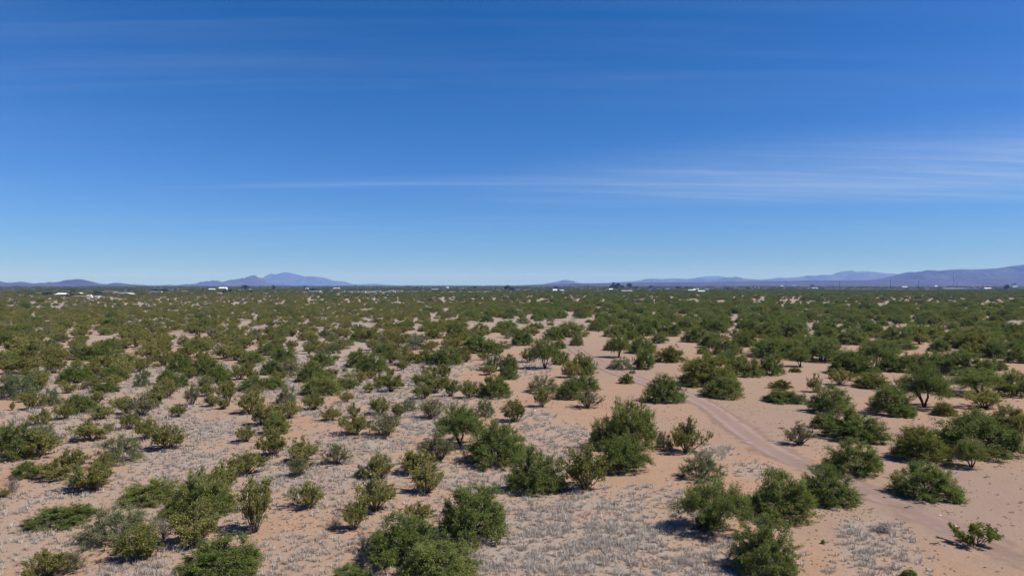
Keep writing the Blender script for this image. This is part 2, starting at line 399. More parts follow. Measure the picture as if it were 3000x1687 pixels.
def catmull(P, n):
    P = np.asarray(P, float); Q = np.vstack([2 * P[0] - P[1], P, 2 * P[-1] - P[-2]]); out = []
    for k in range(1, len(Q) - 2):
        a, b, c, d = Q[k - 1:k + 3]
        for u in np.linspace(0, 1, n, endpoint=False):
            out.append(0.5 * ((2 * b) + (-a + c) * u + (2 * a - 5 * b + 4 * c - d) * u * u + (-a + 3 * b - 3 * c + d) * u ** 3))
    out.append(P[-1]); return np.array(out)
TRACK = catmull([unproj(*p) for p in TRACK_PX], 14)
def build_track():
    T = np.gradient(TRACK, axis=0); T /= np.linalg.norm(T, axis=1)[:, None]; N = np.stack([-T[:, 1], T[:, 0]], -1)
    prof = np.linspace(-1, 1, 25); hw = 1.95
    ru = np.maximum(np.exp(-((prof + 0.37) / 0.12) ** 2), np.exp(-((prof - 0.37) / 0.12) ** 2))
    hgt = 0.012 + 0.016 * (1 - ru) * np.clip((1.0 - np.abs(prof)) * 1.6, 0, 1)
    edge = np.clip((1 - np.abs(prof)) / 0.8, 0, 1)
    P = TRACK[:, None, :] + N[:, None, :] * (prof * hw)[None, :, None]
    n, k = P.shape[:2]
    Z = gz(P[..., 0], P[..., 1]) + hgt[None, :]
    V = np.dstack([P, Z]).reshape(-1, 3)
    i = np.arange(n - 1)[:, None] * k; j = np.arange(k - 1)[None, :]
    F = np.stack([i + j, i + j + 1, i + k + j + 1, i + k + j], -1).reshape(-1, 4)[:, ::-1]
    fade = np.clip(np.minimum(np.arange(n), np.arange(n)[::-1] / 3.0) / 8.0, 0, 1) * np.interp(np.arange(n), [0, 60, 110, n], [0.62, 0.66, 1.0, 1.0])
    me = mesh_from('dirt_track', V, F, M['track'], True, {'edge': ('POINT', (edge[None, :] * fade[:, None]).ravel()), 'rut': ('POINT', np.tile(ru, n))})
    tag(link('dirt_track', me), 'pale two-rut dirt track winding from the lower right into the scrub', 'track', kind='structure')
build_track()
TR_LO = TRACK[::3]
def track_dist(x, y): return np.min(np.hypot(TR_LO[:, 0] - x, TR_LO[:, 1] - y))

# ------------------------------------------------------------------ mountains
def ridge(name, label, prof, dist, depth, seed, base=836.5, rough=1.0):
    """prof: (x,y) skyline pixels; a massif at its own distance with slopes to both sides"""
    prof = np.array(prof, float)
    xs = np.linspace(prof[0, 0], prof[-1, 0], int(max(40, (prof[-1, 0] - prof[0, 0]) / 1.6)))
    ys = np.interp(xs, prof[:, 0], prof[:, 1])
    H = np.maximum((base - ys) / FPX * dist, 0.0)
    ts = np.linspace(-1, 1, 33)
    Xc = (xs - 1500) / FPX * dist
    X = np.repeat(Xc[None, :], len(ts), 0); Tt = np.repeat(ts[:, None], len(xs), 1)
    Yw = dist + Tt * depth + 0.12 * depth * np.sin(X / depth * 2.1 + seed)
    fall = np.clip(1 - np.abs(Tt), 0, 1) ** 1.25
    n1 = vnoise(X, Yw, 3.2 / depth, seed) - 0.5; n2 = vnoise(X, Yw, 9.0 / depth, seed + 3) - 0.5; n3 = vnoise(X, Yw, 24.0 / depth, seed + 5) - 0.5
    mid = 4 * np.abs(Tt) * (1 - np.abs(Tt))                      # gullies on the flanks, none on the crest line
    Z = H[None, :] * (fall * (1 + rough * mid * (0.9 * n1 + 0.6 * n2 + 0.35 * n3)))
    Z = np.minimum(Z, H[None, :] * (1 - 0.25 * np.abs(Tt))) - 3.0
    X = X * (1 + Tt * depth / dist * 0.0)
    V = np.stack([X, Yw, Z], -1).reshape(-1, 3); k = len(xs)
    i = np.arange(len(ts) - 1)[:, None] * k; j = np.arange(k - 1)[None, :]
    F = np.stack([i + j, i + j + 1, i + k + j + 1, i + k + j], -1).reshape(-1, 4)
    me = mesh_from(name, V, F, M['rock'], True)
    return tag(link(name, me), label, 'mountain', 'mountains on the horizon', 'structure')

ridge('mountain', 'low hazy hills with a flat topped rise at the far left', [(-160,836),(-90,826),(-40,819),(0,825.5),(10,829),(20,832),(35,831),(55,828),(72,823),(85,826),(95,829),(120,829),(140,828),(160,826.5),(175,822),(185,818),(200,817.5),(213,815.5),(225,816),(240,820.5),(255,828),(270,834),(285,837)], 9500, 1000, 1)
ridge('mountain', 'small low hill right of the flat topped rise', [(300,837),(312,834.5),(325,828.5),(335,826.5),(350,827),(360,829),(375,832),(380,831),(405,831.5),(420,834),(440,837)], 9000, 600, 2)
ridge('mountain', 'line of tiny hillocks left of the craggy peak', [(470,837),(492,833.5),(510,835.5),(530,833.5),(540,833),(548,831),(555,832),(570,830.5),(582,833),(600,837)], 15000, 600, 3)
ridge('mountain', 'craggy blue peak with a notched summit left of the broad massif', [(560,837),(585,834.5),(600,832.5),(610,830.5),(617,823),(624,820),(630,825),(636,820.5),(645,825.5),(660,825.5),(680,822.5),(690,817.5),(700,814),(706,814.5),(705,813),(708,825),(712,825),(715,811),(721,814),(726,812),(730,806.5),(737,805.5),(740,808),(742,820),(748,820),(755,821.5),(762,823.5),(775,827.5),(800,831),(840,837)], 15000, 1300, 4)
ridge('mountain', 'broad pale massif, the tallest on the left half of the horizon', [(700,837),(735,832),(755,826.5),(770,818.5),(782,810.5),(792,805.5),(800,801.5),(812,804),(825,802.5),(840,798),(850,798.5),(870,802.5),(885,807.5),(900,810.5),(915,809.5),(930,811),(950,813.5),(965,818.5),(975,823),(990,823.5),(1005,824.5),(1015,827.5),(1022,831),(1040,834),(1060,832.5),(1100,831),(1120,833.5),(1160,837)], 26000, 2600, 5)
ridge('mountain', 'lone rounded hill near the middle of the horizon', [(1575,837),(1600,830.5),(1612,828.5),(1630,825.5),(1645,821.5),(1652,820),(1660,820),(1670,821.5),(1680,822.5),(1690,827.5),(1712,830.5),(1740,837)], 19000, 1300, 6)
ridge('mountain', 'faint serrated range right of the lone rounded hill', [(1720,836),(1800,827.5),(1850,824),(1875,821.5),(1890,817.5),(1905,816.5),(1912,816.5),(1935,817.5),(1965,816),(1990,816.5),(2015,817.5),(2040,815),(2050,812),(2060,814.5),(2075,816.5),(2110,818),(2170,824),(2240,836)], 25000, 2200, 7)
ridge('mountain', 'palest flat range hidden behind the serrated one', [(1960,836),(2010,819),(2040,814),(2060,810),(2100,809),(2120,812),(2150,820),(2200,836)], 33000, 2200, 8)
ridge('mountain', 'pointed blue hill between the serrated range and the long one', [(2030,836),(2080,823),(2100,818.5),(2115,813.5),(2125,813),(2140,812.5),(2148,810),(2160,812.5),(2170,816.5),(2200,818),(2250,821),(2300,836)], 20000, 1600, 9)
ridge('mountain', 'long blue range with a knobbly outcrop at its left end', [(2120,836),(2180,822),(2250,817.5),(2270,814),(2300,814.5),(2320,812.5),(2330,814.5),(2350,811.5),(2355,807.5),(2360,807.3),(2366,808.5),(2372,807.5),(2385,809.5),(2395,807.5),(2402,805.5),(2440,805),(2455,799),(2470,795.5),(2490,793),(2505,792),(2515,795.5),(2530,795.5),(2560,794.5),(2580,797),(2600,800.5),(2625,801),(2680,806),(2760,820),(2840,836)], 24000, 2600, 10)
ridge('mountain', 'high blue range rising towards the right edge', [(2430,836),(2540,820),(2600,808),(2625,801.5),(2650,796.5),(2675,796.5),(2690,798.5),(2700,793.5),(2715,790.5),(2730,790.5),(2745,792.5),(2765,791.5),(2780,790),(2800,788),(2830,787),(2870,787.5),(2910,786.5),(2930,785),(2950,784),(2960,782),(2980,779),(3000,776.5),(3060,768),(3140,772),(3260,790),(3420,836)], 12500, 2000, 11)
ridge('mountain', 'gentle slope of gravel fans below the right hand ranges', [(1480,836),(1600,830.5),(1700,828.5),(1860,826),(2100,824),(2400,820),(2700,817),(3000,814),(3300,812),(3600,836)], 10000, 1500, 12, rough=0.25)

# ------------------------------------------------------------------ plant prototypes
def tubes(paths, nseg):
    """paths: list of (pts (k,3), r0, r1); n-sided tapered tubes, open ends"""
    V, F, o = [], [], 0
    for pts, r0, r1 in paths:
        pts = np.asarray(pts, float); k = len(pts)
        d = np.gradient(pts, axis=0); d /= np.linalg.norm(d, axis=1)[:, None] + 1e-9
        ref = np.array([0.31, 0.17, 0.93]); u = np.cross(d, ref); bad = np.linalg.norm(u, axis=1) < 0.05
        u[bad] = np.cross(d[bad], [1.0, 0, 0]); u /= np.linalg.norm(u, axis=1)[:, None] + 1e-9; w = np.cross(d, u)
        r = np.linspace(r0, r1, k)[:, None, None]
        t = np.arange(nseg) * 2 * math.pi / nseg
        P = pts[:, None, :] + r * (u[:, None, :] * np.cos(t)[None, :, None] + w[:, None, :] * np.sin(t)[None, :, None])
        V.append(P.reshape(-1, 3))
        i = (np.arange(k - 1) * nseg)[:, None]; j = np.arange(nseg)[None, :]; j2 = (j + 1) % nseg
        F.append((np.stack([i + j, i + j2, i + nseg + j2, i + nseg + j], -1).reshape(-1, 4)) + o); o += k * nseg
    return np.vstack(V), np.vstack(F)

def leaves(C, D, ln, wd, R):
    """one narrow quad at each centre C along the directions D"""
    n = len(C); ax = D + R.normal(0, 0.75, (n, 3)); ax /= np.linalg.norm(ax, axis=1)[:, None] + 1e-9
    sd = np.cross(ax, R.normal(0, 1, (n, 3))); sd /= np.linalg.norm(sd, axis=1)[:, None] + 1e-9
    l = (ln * R.uniform(0.6, 1.35, n))[:, None] * 0.5; w = (wd * R.uniform(0.6, 1.35, n))[:, None] * 0.5
    V = np.stack([C - ax * l, C + sd * w, C + ax * l, C - sd * w], 1).reshape(-1, 3)
    F = np.arange(n * 4).reshape(-1, 4); return V, F

def curve(a, b, R, k, sag, wob):
    t = np.linspace(0, 1, k)[:, None]; a, b = np.asarray(a), np.asarray(b); L_ = np.linalg.norm(b - a)
    p = a + (b - a) * t; p[:, 2] += (np.sin(t[:, 0] * math.pi) * sag * L_)
    off = np.cumsum(R.normal(0, wob * L_ / k, (k, 3)), 0) * np.sin(t * math.pi); return p + off

def mesquite(seed, W_=3.4, H_=2.6, tree=False, n_t=100, lf=42, leaf=(0.098, 0.034), tw_n=8, low=0.05, flat=1.0):
    R = np.random.default_rng(seed); r = W_ / 2
    ph = R.uniform(0, 6.28, 6); am = R.uniform(0.04, 0.11, 6)
    def env(th, el):
        return 1 + np.cos(el) * (am[0] * np.sin(2 * th + ph[0]) + am[1] * np.sin(3 * th + ph[1]) + am[2] * np.sin(5 * th + ph[2] + el * 2)) + 0.35 * am[3] * np.sin(4 * el + ph[3])
    wood, tw, C, D, T = [], [], [], [], []
    nst = R.integers(2, 4) if tree else R.integers(5, 9)
    st_az = np.sort(R.uniform(0, 2 * math.pi / nst, nst) + np.arange(nst) * 2 * math.pi / nst)
    zb = 0.34 * H_ if tree else low * H_
    hubs = []
    for a in st_az:
        rr = r * R.uniform(0.22, 0.45); zz_ = (0.42 if tree else 0.34) * H_ * R.uniform(0.8, 1.25)
        e = np.array([math.cos(a) * rr, math.sin(a) * rr, zz_]); b0 = np.array([math.cos(a), math.sin(a), 0]) * (0.07 if tree else 0.12)
        b0[2] = -0.05
        wood.append((curve(b0, e, R, 6, 0.06, 0.25), 0.075 * W_ / 3.4 if tree else 0.045, 0.035 if tree else 0.024)); hubs.append(e)
    hubs = np.array(hubs)
    k = np.arange(n_t)
    el = np.arcsin(np.clip((k + 0.5) / n_t * 1.08 - 0.08 + R.normal(0, 0.07, n_t), -0.15, 1.0)); th = k * 2.39996 + R.normal(0, 0.25, n_t) + ph[5]
    sk = R.uniform(0, 1, n_t) < 0.16; el = np.where(sk & (not tree), R.uniform(-0.08, 0.16, n_t), el)
    rad = env(th, el) * np.where(R.uniform(0, 1, n_t) < 0.3, R.uniform(0.4, 0.72, n_t), R.uniform(0.78, 0.97, n_t))
    Tg = np.stack([np.cos(th) * np.cos(el) * rad * r, np.sin(th) * np.cos(el) * rad * r, zb + np.sin(el) * rad * (H_ - zb) * flat], -1)
    Tg[:, 2] = np.maximum(Tg[:, 2], 0.06 + zb * (0.75 if tree else 0.3))
    for p in Tg:
        h = hubs[np.argmin(np.linalg.norm(hubs - p, axis=1) + R.uniform(0, 0.5, len(hubs)))]
        c = curve(h, p, R, 6, 0.08, 0.30); wood.append((c, 0.022, 0.008))
        clump = R.uniform(-0.22, 0.22)
        nt_ = int(tw_n * R.uniform(0.75, 1.25))
        for q in range(nt_):
            s = R.uniform(0.45, 1.0); i = s * 5; i0 = min(int(i), 4); o = c[i0] * (1 - (i - i0)) + c[i0 + 1] * (i - i0)
            dr = p - np.array([0, 0, zb * 0.8]); dr = dr / (np.linalg.norm(dr) + 1e-6) * 0.75 + R.normal(0, 0.62, 3) + np.array([0, 0, 0.12])
            dr /= np.linalg.norm(dr); ln = R.uniform(0.26, 0.52) * W_ / 3.4
            e = o + dr * ln; e[2] = max(e[2], 0.06)
            cv = curve(o, e, R, 4, -0.10, 0.2); tw.append((cv, 0.007, 0.003))
            m = int(lf * R.uniform(0.7, 1.3)); u = R.uniform(0.12, 1.05, m) * 3; ui = np.minimum(u.astype(int), 2); fr = (u - ui)[:, None]
            C.append(cv[ui] * (1 - fr) + cv[ui + 1] * fr + R.normal(0, 0.055 * W_ / 3.4, (m, 3))); D.append(np.repeat(dr[None], m, 0))
            T.append(np.clip(0.45 + clump + R.normal(0, 0.2, m), 0, 1))
    C = np.vstack(C); C[:, 2] = np.maximum(C[:, 2], 0.03); T = np.concatenate(T)
    LV, LF = leaves(C, np.vstack(D), leaf[0], leaf[1], R)
    WV, WF = tubes(wood, 6); TV, TF = tubes(tw, 3)
    return (np.vstack([WV, TV]), np.vstack([WF, TF + len(WV)])), (LV, LF, T)

def creosote(seed, W_=1.9, H_=1.45, nst=34, lf=70, leaf=(0.082, 0.043), spread=1.0, low=0.35):
    R = np.random.default_rng(seed); wood, tw, C, D, T = [], [], [], [], []
    ph = R.uniform(0, 6.28, 3)
    for i in range(nst):
        a = i * 2.39996 + R.normal(0, 0.3); el = math.radians(R.uniform(22, 88)) if i % 3 else math.radians(R.uniform(16, 45))
        asym = 1 + 0.22 * math.sin(a + ph[0]) + 0.12 * math.sin(3 * a + ph[1])
        ln = R.uniform(0.75, 1.06)
        e = np.array([math.cos(a) * math.cos(el) * W_ / 2 * asym * spread, math.sin(a) * math.cos(el) * W_ / 2 * asym * spread, H_ * (0.22 + 0.78 * math.sin(el))]) * ln
        b0 = np.array([math.cos(a), math.sin(a), 0]) * R.uniform(0.03, 0.12); b0[2] = -0.04
        c = curve(b0, e, R, 6, 0.05, 0.22); wood.append((c, 0.016, 0.006)); clump = R.uniform(-0.2, 0.2)
        for q in range(int(R.integers(5, 9))):
            s = R.uniform(low, 0.98) * 5; i0 = min(int(s), 4); o = c[i0] + (c[i0 + 1] - c[i0]) * (s - i0)
            dr = e / np.linalg.norm(e) * 0.8 + R.normal(0, 0.5, 3) + np.array([0, 0, 0.30]); dr /= np.linalg.norm(dr)
            t_ = o + dr * R.uniform(0.18, 0.40) * W_ / 1.9; t_[2] = max(t_[2], 0.1)
            cv = curve(o, t_, R, 3, 0.04, 0.2); tw.append((cv, 0.006, 0.003))
            m = int(lf / 2.6 * R.uniform(0.6, 1.4)); u = np.sqrt(R.uniform(0.08, 1.1, m)) * 2; ui = np.minimum(u.astype(int), 1); fr = (u - ui)[:, None]
            C.append(cv[ui] * (1 - fr) + cv[ui + 1] * fr + R.normal(0, 0.042 * W_ / 1.9, (m, 3))); D.append(np.repeat(dr[None], m, 0))
            T.append(np.clip(0.45 + clump + R.normal(0, 0.2, m), 0, 1))
    C = np.vstack(C); C[:, 2] = np.maximum(C[:, 2], 0.03); T = np.concatenate(T)
    LV, LF = leaves(C, np.vstack(D), leaf[0], leaf[1], R)
    WV, WF = tubes(wood, 5); TV, TF = tubes(tw, 3)
    return (np.vstack([WV, TV]), np.vstack([WF, TF + len(WV)])), (LV, LF, T)

def deadshrub(seed, W_=1.4, H_=0.9):
    R = np.random.default_rng(seed); wood, tw = [], []
    for i in range(16):
        a = i * 2.39996 + R.normal(0, 0.3); el = math.radians(R.uniform(12, 80))
        e = np.array([math.cos(a) * math.cos(el) * W_ / 2, math.sin(a) * math.cos(el) * W_ / 2, H_ * math.sin(el)]) * R.uniform(0.7, 1.05)
        c = curve([0, 0, -0.03], e, R, 6, 0.1, 0.3); wood.append((c, 0.018, 0.006))
        for q in range(18):
            s = R.uniform(0.2, 1.0) * 5; i0 = min(int(s), 4); o = c[i0] + (c[i0 + 1] - c[i0]) * (s - i0)
            dr = e / np.linalg.norm(e) * 0.6 + R.normal(0, 0.7, 3); dr /= np.linalg.norm(dr)
            t_ = o + dr * R.uniform(0.14, 0.36); t_[2] = max(t_[2], 0.02)
            tw.append((curve(o, t_, R, 4, 0.0, 0.5), 0.008, 0.004))
    return tubes(wood, 5), tubes(tw, 3)

class Proto: pass
def make_proto(kind, wood, fol, W_, H_, wm, fm):
    p = Proto(); p.W, p.H, p.kind = W_, H_, kind
    p.wood = mesh_from(kind + '_stems', wood[0], wood[1], M[wm], False)
    if len(fol) == 3: p.fol = mesh_from(kind + '_foliage', fol[0], fol[1], M[fm], False, {'tint': ('FACE', fol[2])})
    else: p.fol = mesh_from(kind + '_twigs', fol[0], fol[1], M[fm], False)
    return p
PR = {k: [] for k in ('m', 't', 'y', 'g', 'c', 'cg', 'd', 'l')}
for s in range(7):
    w_, f_ = mesquite(100 + s, flat=1.0); PR['m'].append(make_proto('mesquite', w_, f_, 3.4, 2.6, 'bark', 'mesq'))
for s in range(3):
    w_, f_ = mesquite(200 + s, 4.2, 3.0, tree=True, n_t=96); PR['t'].append(make_proto('mesquite', w_, f_, 3.9, 3.0, 'bark', 'mesq'))
for s in range(2):
    w_, f_ = mesquite(300 + s); PR['y'].append(make_proto('mesquite', w_, f_, 3.4, 2.6, 'bark', 'mesq_y'))
for s in range(3):
    w_, f_ = mesquite(400 + s, 3.0, 2.1, n_t=54, lf=34, leaf=(0.092, 0.028)); PR['g'].append(make_proto('shrub', w_, f_, 3.0, 2.1, 'stem', 'greygreen'))
for s in range(6):
    w_, f_ = creosote(500 + s); PR['c'].append(make_proto('creosote', w_, f_, 1.9, 1.45, 'stem', 'creo'))
for s in range(2):
    w_, f_ = creosote(600 + s, lf=45); PR['cg'].append(make_proto('creosote', w_, f_, 1.9, 1.45, 'stem', 'creo_g'))
for s in range(2):
    w_, f_ = deadshrub(700 + s); PR['d'].append(make_proto('dead_shrub', w_, f_, 1.4, 0.9, 'deadwood', 'deadwood'))
w_, f_ = creosote(801, 1.7, 1.05, 15, 95, (0.095, 0.045), 1.0, 0.5); PR['l'].append(make_proto('bush', w_, f_, 1.7, 1.05, 'bark', 'bright'))

# ------------------------------------------------------------------ plants seen in the photograph
# kind, x centre, y of lowest foliage, width, height (photograph pixels), optional landmark name
P_ = '''
m 180 1545 185 70 the low spreading mesquite at far left
m 445 1478 165 78
g 345 1600 215 125 the wide grey-green mesquite by the lower left corner
c 400 1650 150 100
c 435 1638 55 60
d 478 1585 60 70
c 140 1700 125 85 the yellowed creosote in the lower left corner
cg 205 1682 85 62
c 10 1462 40 25
d 35 1450 52 52
m 595 1515 170 150 the tall ragged mesquite in the left foreground
c 655 1440 85 78
c 560 1602 160 115
m 520 1520 100 60
c 745 1562 108 155 the tall straggly creosote in the left foreground
m 645 1705 220 140 the mesquite cut by the bottom edge at left
c 905 1490 105 72 the lone vase shaped creosote on bare sand
d 980 1555 52 42
c 1100 1500 125 102 the round creosote left of the big round mesquite
c 1040 1553 82 82
c 1250 1445 112 84
m 1390 1592 210 178 the big round mesquite in the centre foreground
m 1185 1662 215 160 the olive tinged mesquite beside the big round one
c 1230 1534 92 60
m 1290 1725 225 140 the mesquite cut by the bottom edge at centre
d 1065 1620 72 65
m 1030 1692 100 36
m 1565 1446 165 140 the leaning mesquite above the grey grass
c 1715 1438 145 122 the domed olive creosote above the grey grass
t 2095 1562 190 148 the mesquite on two dark trunks
m 2290 1532 190 152
m 2240 1690 182 180 the mesquite at the lower edge right of the grey grass
m 2075 1558 72 62
m 2428 1482 170 115 the dark mesquite beside the track
g 2310 1692 62 44
m 2412 1594 13 14
l 2857 1606 112 68 the lone leafy bush beside the track
m 2712 1464 186 116 the rounded mesquite on the open dirt at right
m 2668 1700 52 32
d 2590 1568 84 28
g 50 1170 110 82
c 115 1148 52 52
c 95 1201 62 46
g 150 1190 60 52
m 235 1212 82 60
c 190 1229 58 46
c 122 1244 66 44
c 35 1203 16 22
m 40 1352 130 118 the dense mesquite on the left edge
c 112 1342 122 76
g 118 1302 92 68
c 265 1292 112 58 the flat creosote on orange soil at left
c 378 1256 58 46
c 430 1287 76 62 the left one of a creosote pair
c 485 1319 112 72 the right one of a creosote pair
cg 415 1222 92 62
c 370 1212 52 46
c 455 1196 62 62
c 490 1166 62 52
m 310 1151 72 30 the low dark green shrub at left
c 275 1138 42 28
c 243 1141 16 18
g 415 1133 47 42
g 350 1362 122 96 the thin grey-green mesquite at left
c 300 1379 62 42
c 205 1387 77 66
c 155 1411 110 58
m 75 1406 78 52
c 265 1442 140 76
cg 563 1188 42 56
c 520 1221 50 36
c 668 1178 62 58
c 620 1192 46 36
c 655 1199 50 26
c 735 1212 88 62
m 745 1146 78 40
m 800 1142 66 36
g 840 1182 62 60
c 920 1199 62 46
m 940 1158 110 62
c 770 1248 100 62
c 840 1224 92 46
m 810 1276 76 66
c 970 1233 66 38
c 720 1298 66 44
c 800 1340 92 70 the upright creosote among white grass
c 720 1392 122 66
c 885 1357 97 66
cg 875 1396 82 54
cg 985 1361 92 58
m 1020 1141 52 32
c 1145 1148 57 46
c 1015 1177 42 30
c 1110 1215 72 48
c 1035 1224 42 38
c 1040 1277 96 62
cg 1130 1279 120 66 the wide grey creosote left of the branching mesquite
c 1165 1224 46 38
g 1197 1207 46 42
cg 1265 1228 92 54
t 1350 1310 160 118 the branching mesquite with bare dark limbs
m 1455 1364 184 130 the broad mesquite beside the bare dark limbs
g 1420 1222 62 56
cg 1285 1352 110 82
c 1108 1404 88 72
g 1062 1402 52 44
c 1215 1390 118 66
c 1240 1170 62 42
c 1270 1150 84 60
c 1320 1162 46 46
c 1375 1167 66 46
m 1450 1165 92 64
c 1510 1238 84 62
c 1588 1192 56 52
g 1595 1152 94 50
m 1668 1171 70 60
cg 1722 1197 82 50
m 1710 1144 80 48
m 1850 1318 165 158 the tall mesquite at the centre of the scrub
m 1828 1386 148 112 the mesquite in front of the tall central one
m 1775 1318 104 100
c 2012 1326 102 92 the dark olive bush left of the track
g 1947 1314 54 54
m 1943 1181 112 80 the round mesquite just left of the track
g 2055 1413 136 86 the grey-green shrub casting a black shadow
m 2118 1167 104 66
y 2070 1133 140 92 the yellow-green mesquite right of the track
y 2290 1139 54 26
c 2387 1149 44 42
m 2290 1180 104 40
g 2345 1184 52 32
m 2435 1214 124 86 the bushy mesquite right of the bare clearing
y 2415 1256 76 48
cg 2345 1305 94 60 the lone vase shaped bush right of the track
m 2500 1294 172 94 the wide low mesquite beyond the track bend
m 2500 1393 174 106 the feathery mesquite beside the track bend
m 2612 1217 118 90
t 2710 1194 148 116 the dark limbed mesquite at right
m 2650 1223 62 32
t 2878 1158 148 72
c 2885 1197 110 52
m 2972 1163 92 76
y 2768 1218 64 42
m 2865 1342 226 142 the broad mesquite near the right edge
t 2848 1374 92 84 the small forked mesquite in front of the broad one
y 2700 1357 150 112 the yellowing mesquite at right
m 2955 1272 96 86
c 2988 1282 62 62
c 90 1013 70 38
m 18 1012 46 36
c 60 1041 100 44
m 15 1076 60 46
c 85 1062 100 50
c 145 1067 52 38
c 175 1062 52 36
m 245 1054 72 42
m 300 1056 92 40
m 320 1036 62 36
m 332 1021 60 30
c 25 1097 62 36
c 76 1094 92 42
c 155 1094 56 38
g 115 1112 60 32
m 220 1122 80 52
c 270 1110 50 48
c 330 1087 102 48
m 335 1117 72 40
c 362 1102 62 36
c 410 1091 46 36
c 440 1054 72 36
g 363 1056 32 22
c 365 1022 52 28
c 400 1017 46 30
c 440 1022 62 30
c 480 1027 52 32
m 490 1127 52 42
c 480 1072 52 36
m 525 1092 66 48
m 600 1102 84 52
m 638 1123 72 46
c 560 1109 34 28
m 524 1136 52 38
c 605 1132 42 28
m 580 1030 60 34
c 660 1051 62 34
c 690 1056 44 32
m 738 1066 66 36
m 780 1042 52 38
m 830 1065 64 48
c 702 1113 50 38
c 735 1112 36 26
c 725 1091 42 28
m 800 1098 56 42
cg 848 1100 62 38
m 915 1120 86 54
c 815 1120 50 28
m 945 1073 54 40
c 905 1037 28 28
g 976 1037 42 28
c 590 1059 42 28
c 545 1047 50 30
m 1052 1076 62 48
m 1092 1092 84 52
c 1190 1070 62 42
c 1145 1064 42 36
m 1122 1042 52 30
c 1152 1047 46 34
m 1245 1065 52 38
m 1308 1070 84 48 the dark green mesquite by the tiny dead bush
c 1360 1054 46 32
d 1240 1084 27 18
m 1403 1034 92 50
m 1446 1034 46 32
g 1212 1025 60 38
c 1165 1017 56 38
c 1055 1123 42 30
c 1112 1128 32 28
c 1143 1110 24 26
c 1222 1129 32 28
c 1300 1106 40 34
g 1448 1087 68 48
m 1492 1087 48 44
m 1490 1111 48 36
c 1260 1025 30 16
c 1272 1019 24 16
c 1332 1009 60 32
m 1335 988 52 38
c 1088 1003 62 32
c 1145 1002 48 30
m 1530 1012 56 40
c 1565 983 30 18
m 1622 997 58 36
m 1640 1022 34 24
t 1597 1081 72 78 the sparse upright mesquite left of the track
c 1550 1062 44 36
m 1645 1068 44 38
m 1708 1098 66 58 the bushy mesquite touching the track
c 1668 1106 50 40
m 1690 1013 38 28 the small lone shrub in the middle of the track
c 1718 983 16 11
c 1754 973 14 11
m 1665 987 84 40
m 1762 963 46 30
m 1805 987 58 32
m 1838 977 50 32
t 1812 1047 58 58 the little round tree standing alone beyond the track
m 1882 1036 76 46
m 1887 1082 54 54
g 1818 1083 64 34
y 1964 1062 72 44 the yellow-green shrub alone on pink dirt
m 1932 1006 42 26
y 1837 1124 40 28
g 1853 1094 18 11
d 1981 1013 9 7
d 1986 1019 9 7
m 2040 1003 68 46
m 2082 1020 62 40
m 2130 1040 74 46
m 2062 1037 32 20
y 2186 1012 62 42
t 2125 1093 64 58 the left tree of a row of three
m 2187 1104 82 58 the middle tree of a row of three
m 2258 1100 60 58 the right tree of a row of three
m 2272 1050 128 58
t 2345 1074 54 50
m 2410 1060 116 66
y 2330 1091 30 14
d 2388 1101 13 9
d 2425 1094 13 9
c 2462 1129 66 42 the golden creosote in the right clearing
m 2250 988 64 46
m 2322 993 74 52
m 2482 1096 90 64
y 2556 1138 92 44
t 2566 1083 104 78 the tree with pale parallel trunks
m 2522 1098 84 56
m 2612 1090 62 40
m 2682 1093 92 56
m 2742 1076 62 46
m 2818 1099 142 70
m 2916 1084 56 32
m 2985 1064 60 44
m 2922 1050 64 42
y 2858 1046 72 40
m 2642 1024 72 28
m 2632 1002 64 46
m 2560 988 62 36
m 2700 1000 92 42
m 2752 1030 54 34
m 2862 1008 92 48
m 2936 1000 56 32
m 2972 992 60 40
t 2978 1038 52 38
m 2800 1012 62 32
m 2420 1000 70 40
m 2500 1010 80 44
m 2200 975 60 34
m 2100 975 60 36
m 2008 968 60 34
m 1905 968 62 36
m 1960 985 66 38
'''
class Plant: pass
plants = []
BASEF = {'m': 0.42, 't': 0.12, 'y': 0.42, 'g': 0.38, 'c': 0.22, 'cg': 0.22, 'd': 0.35, 'l': 0.2}
for line in P_.strip().splitlines():
    a = line.split(None, 5)
    p = Plant(); p.kind = a[0]; x, yb, w, h = map(float, a[1:5]); p.name = a[5] if len(a) > 5 else None
    yb = min(yb, 1728.0)
    tn = (yb - HOR) / FPX
    off = BASEF[p.kind] * w * 0.5 * tn * 1.3
    p.X, p.Y = unproj(x, yb - off); s = p.Y / FPX
    p.w = w * s * 1.04; p.h = max((h - off - 0.10 * w * tn) * s, 0.35 * p.w * (0.5 if p.kind in 'dm' else 1)) * 1.07
    if p.kind == 'c' and p.h > 1.5 * p.w: p.w = p.h / 1.5
    g_ = 1 + 0.15 * min(max((1230 - yb) / 120.0, 0), 1)
    if p.kind != 'd': p.w *= g_; p.h *= 1 + (g_ - 1) * 0.8
    p.hand = True; plants.append(p)

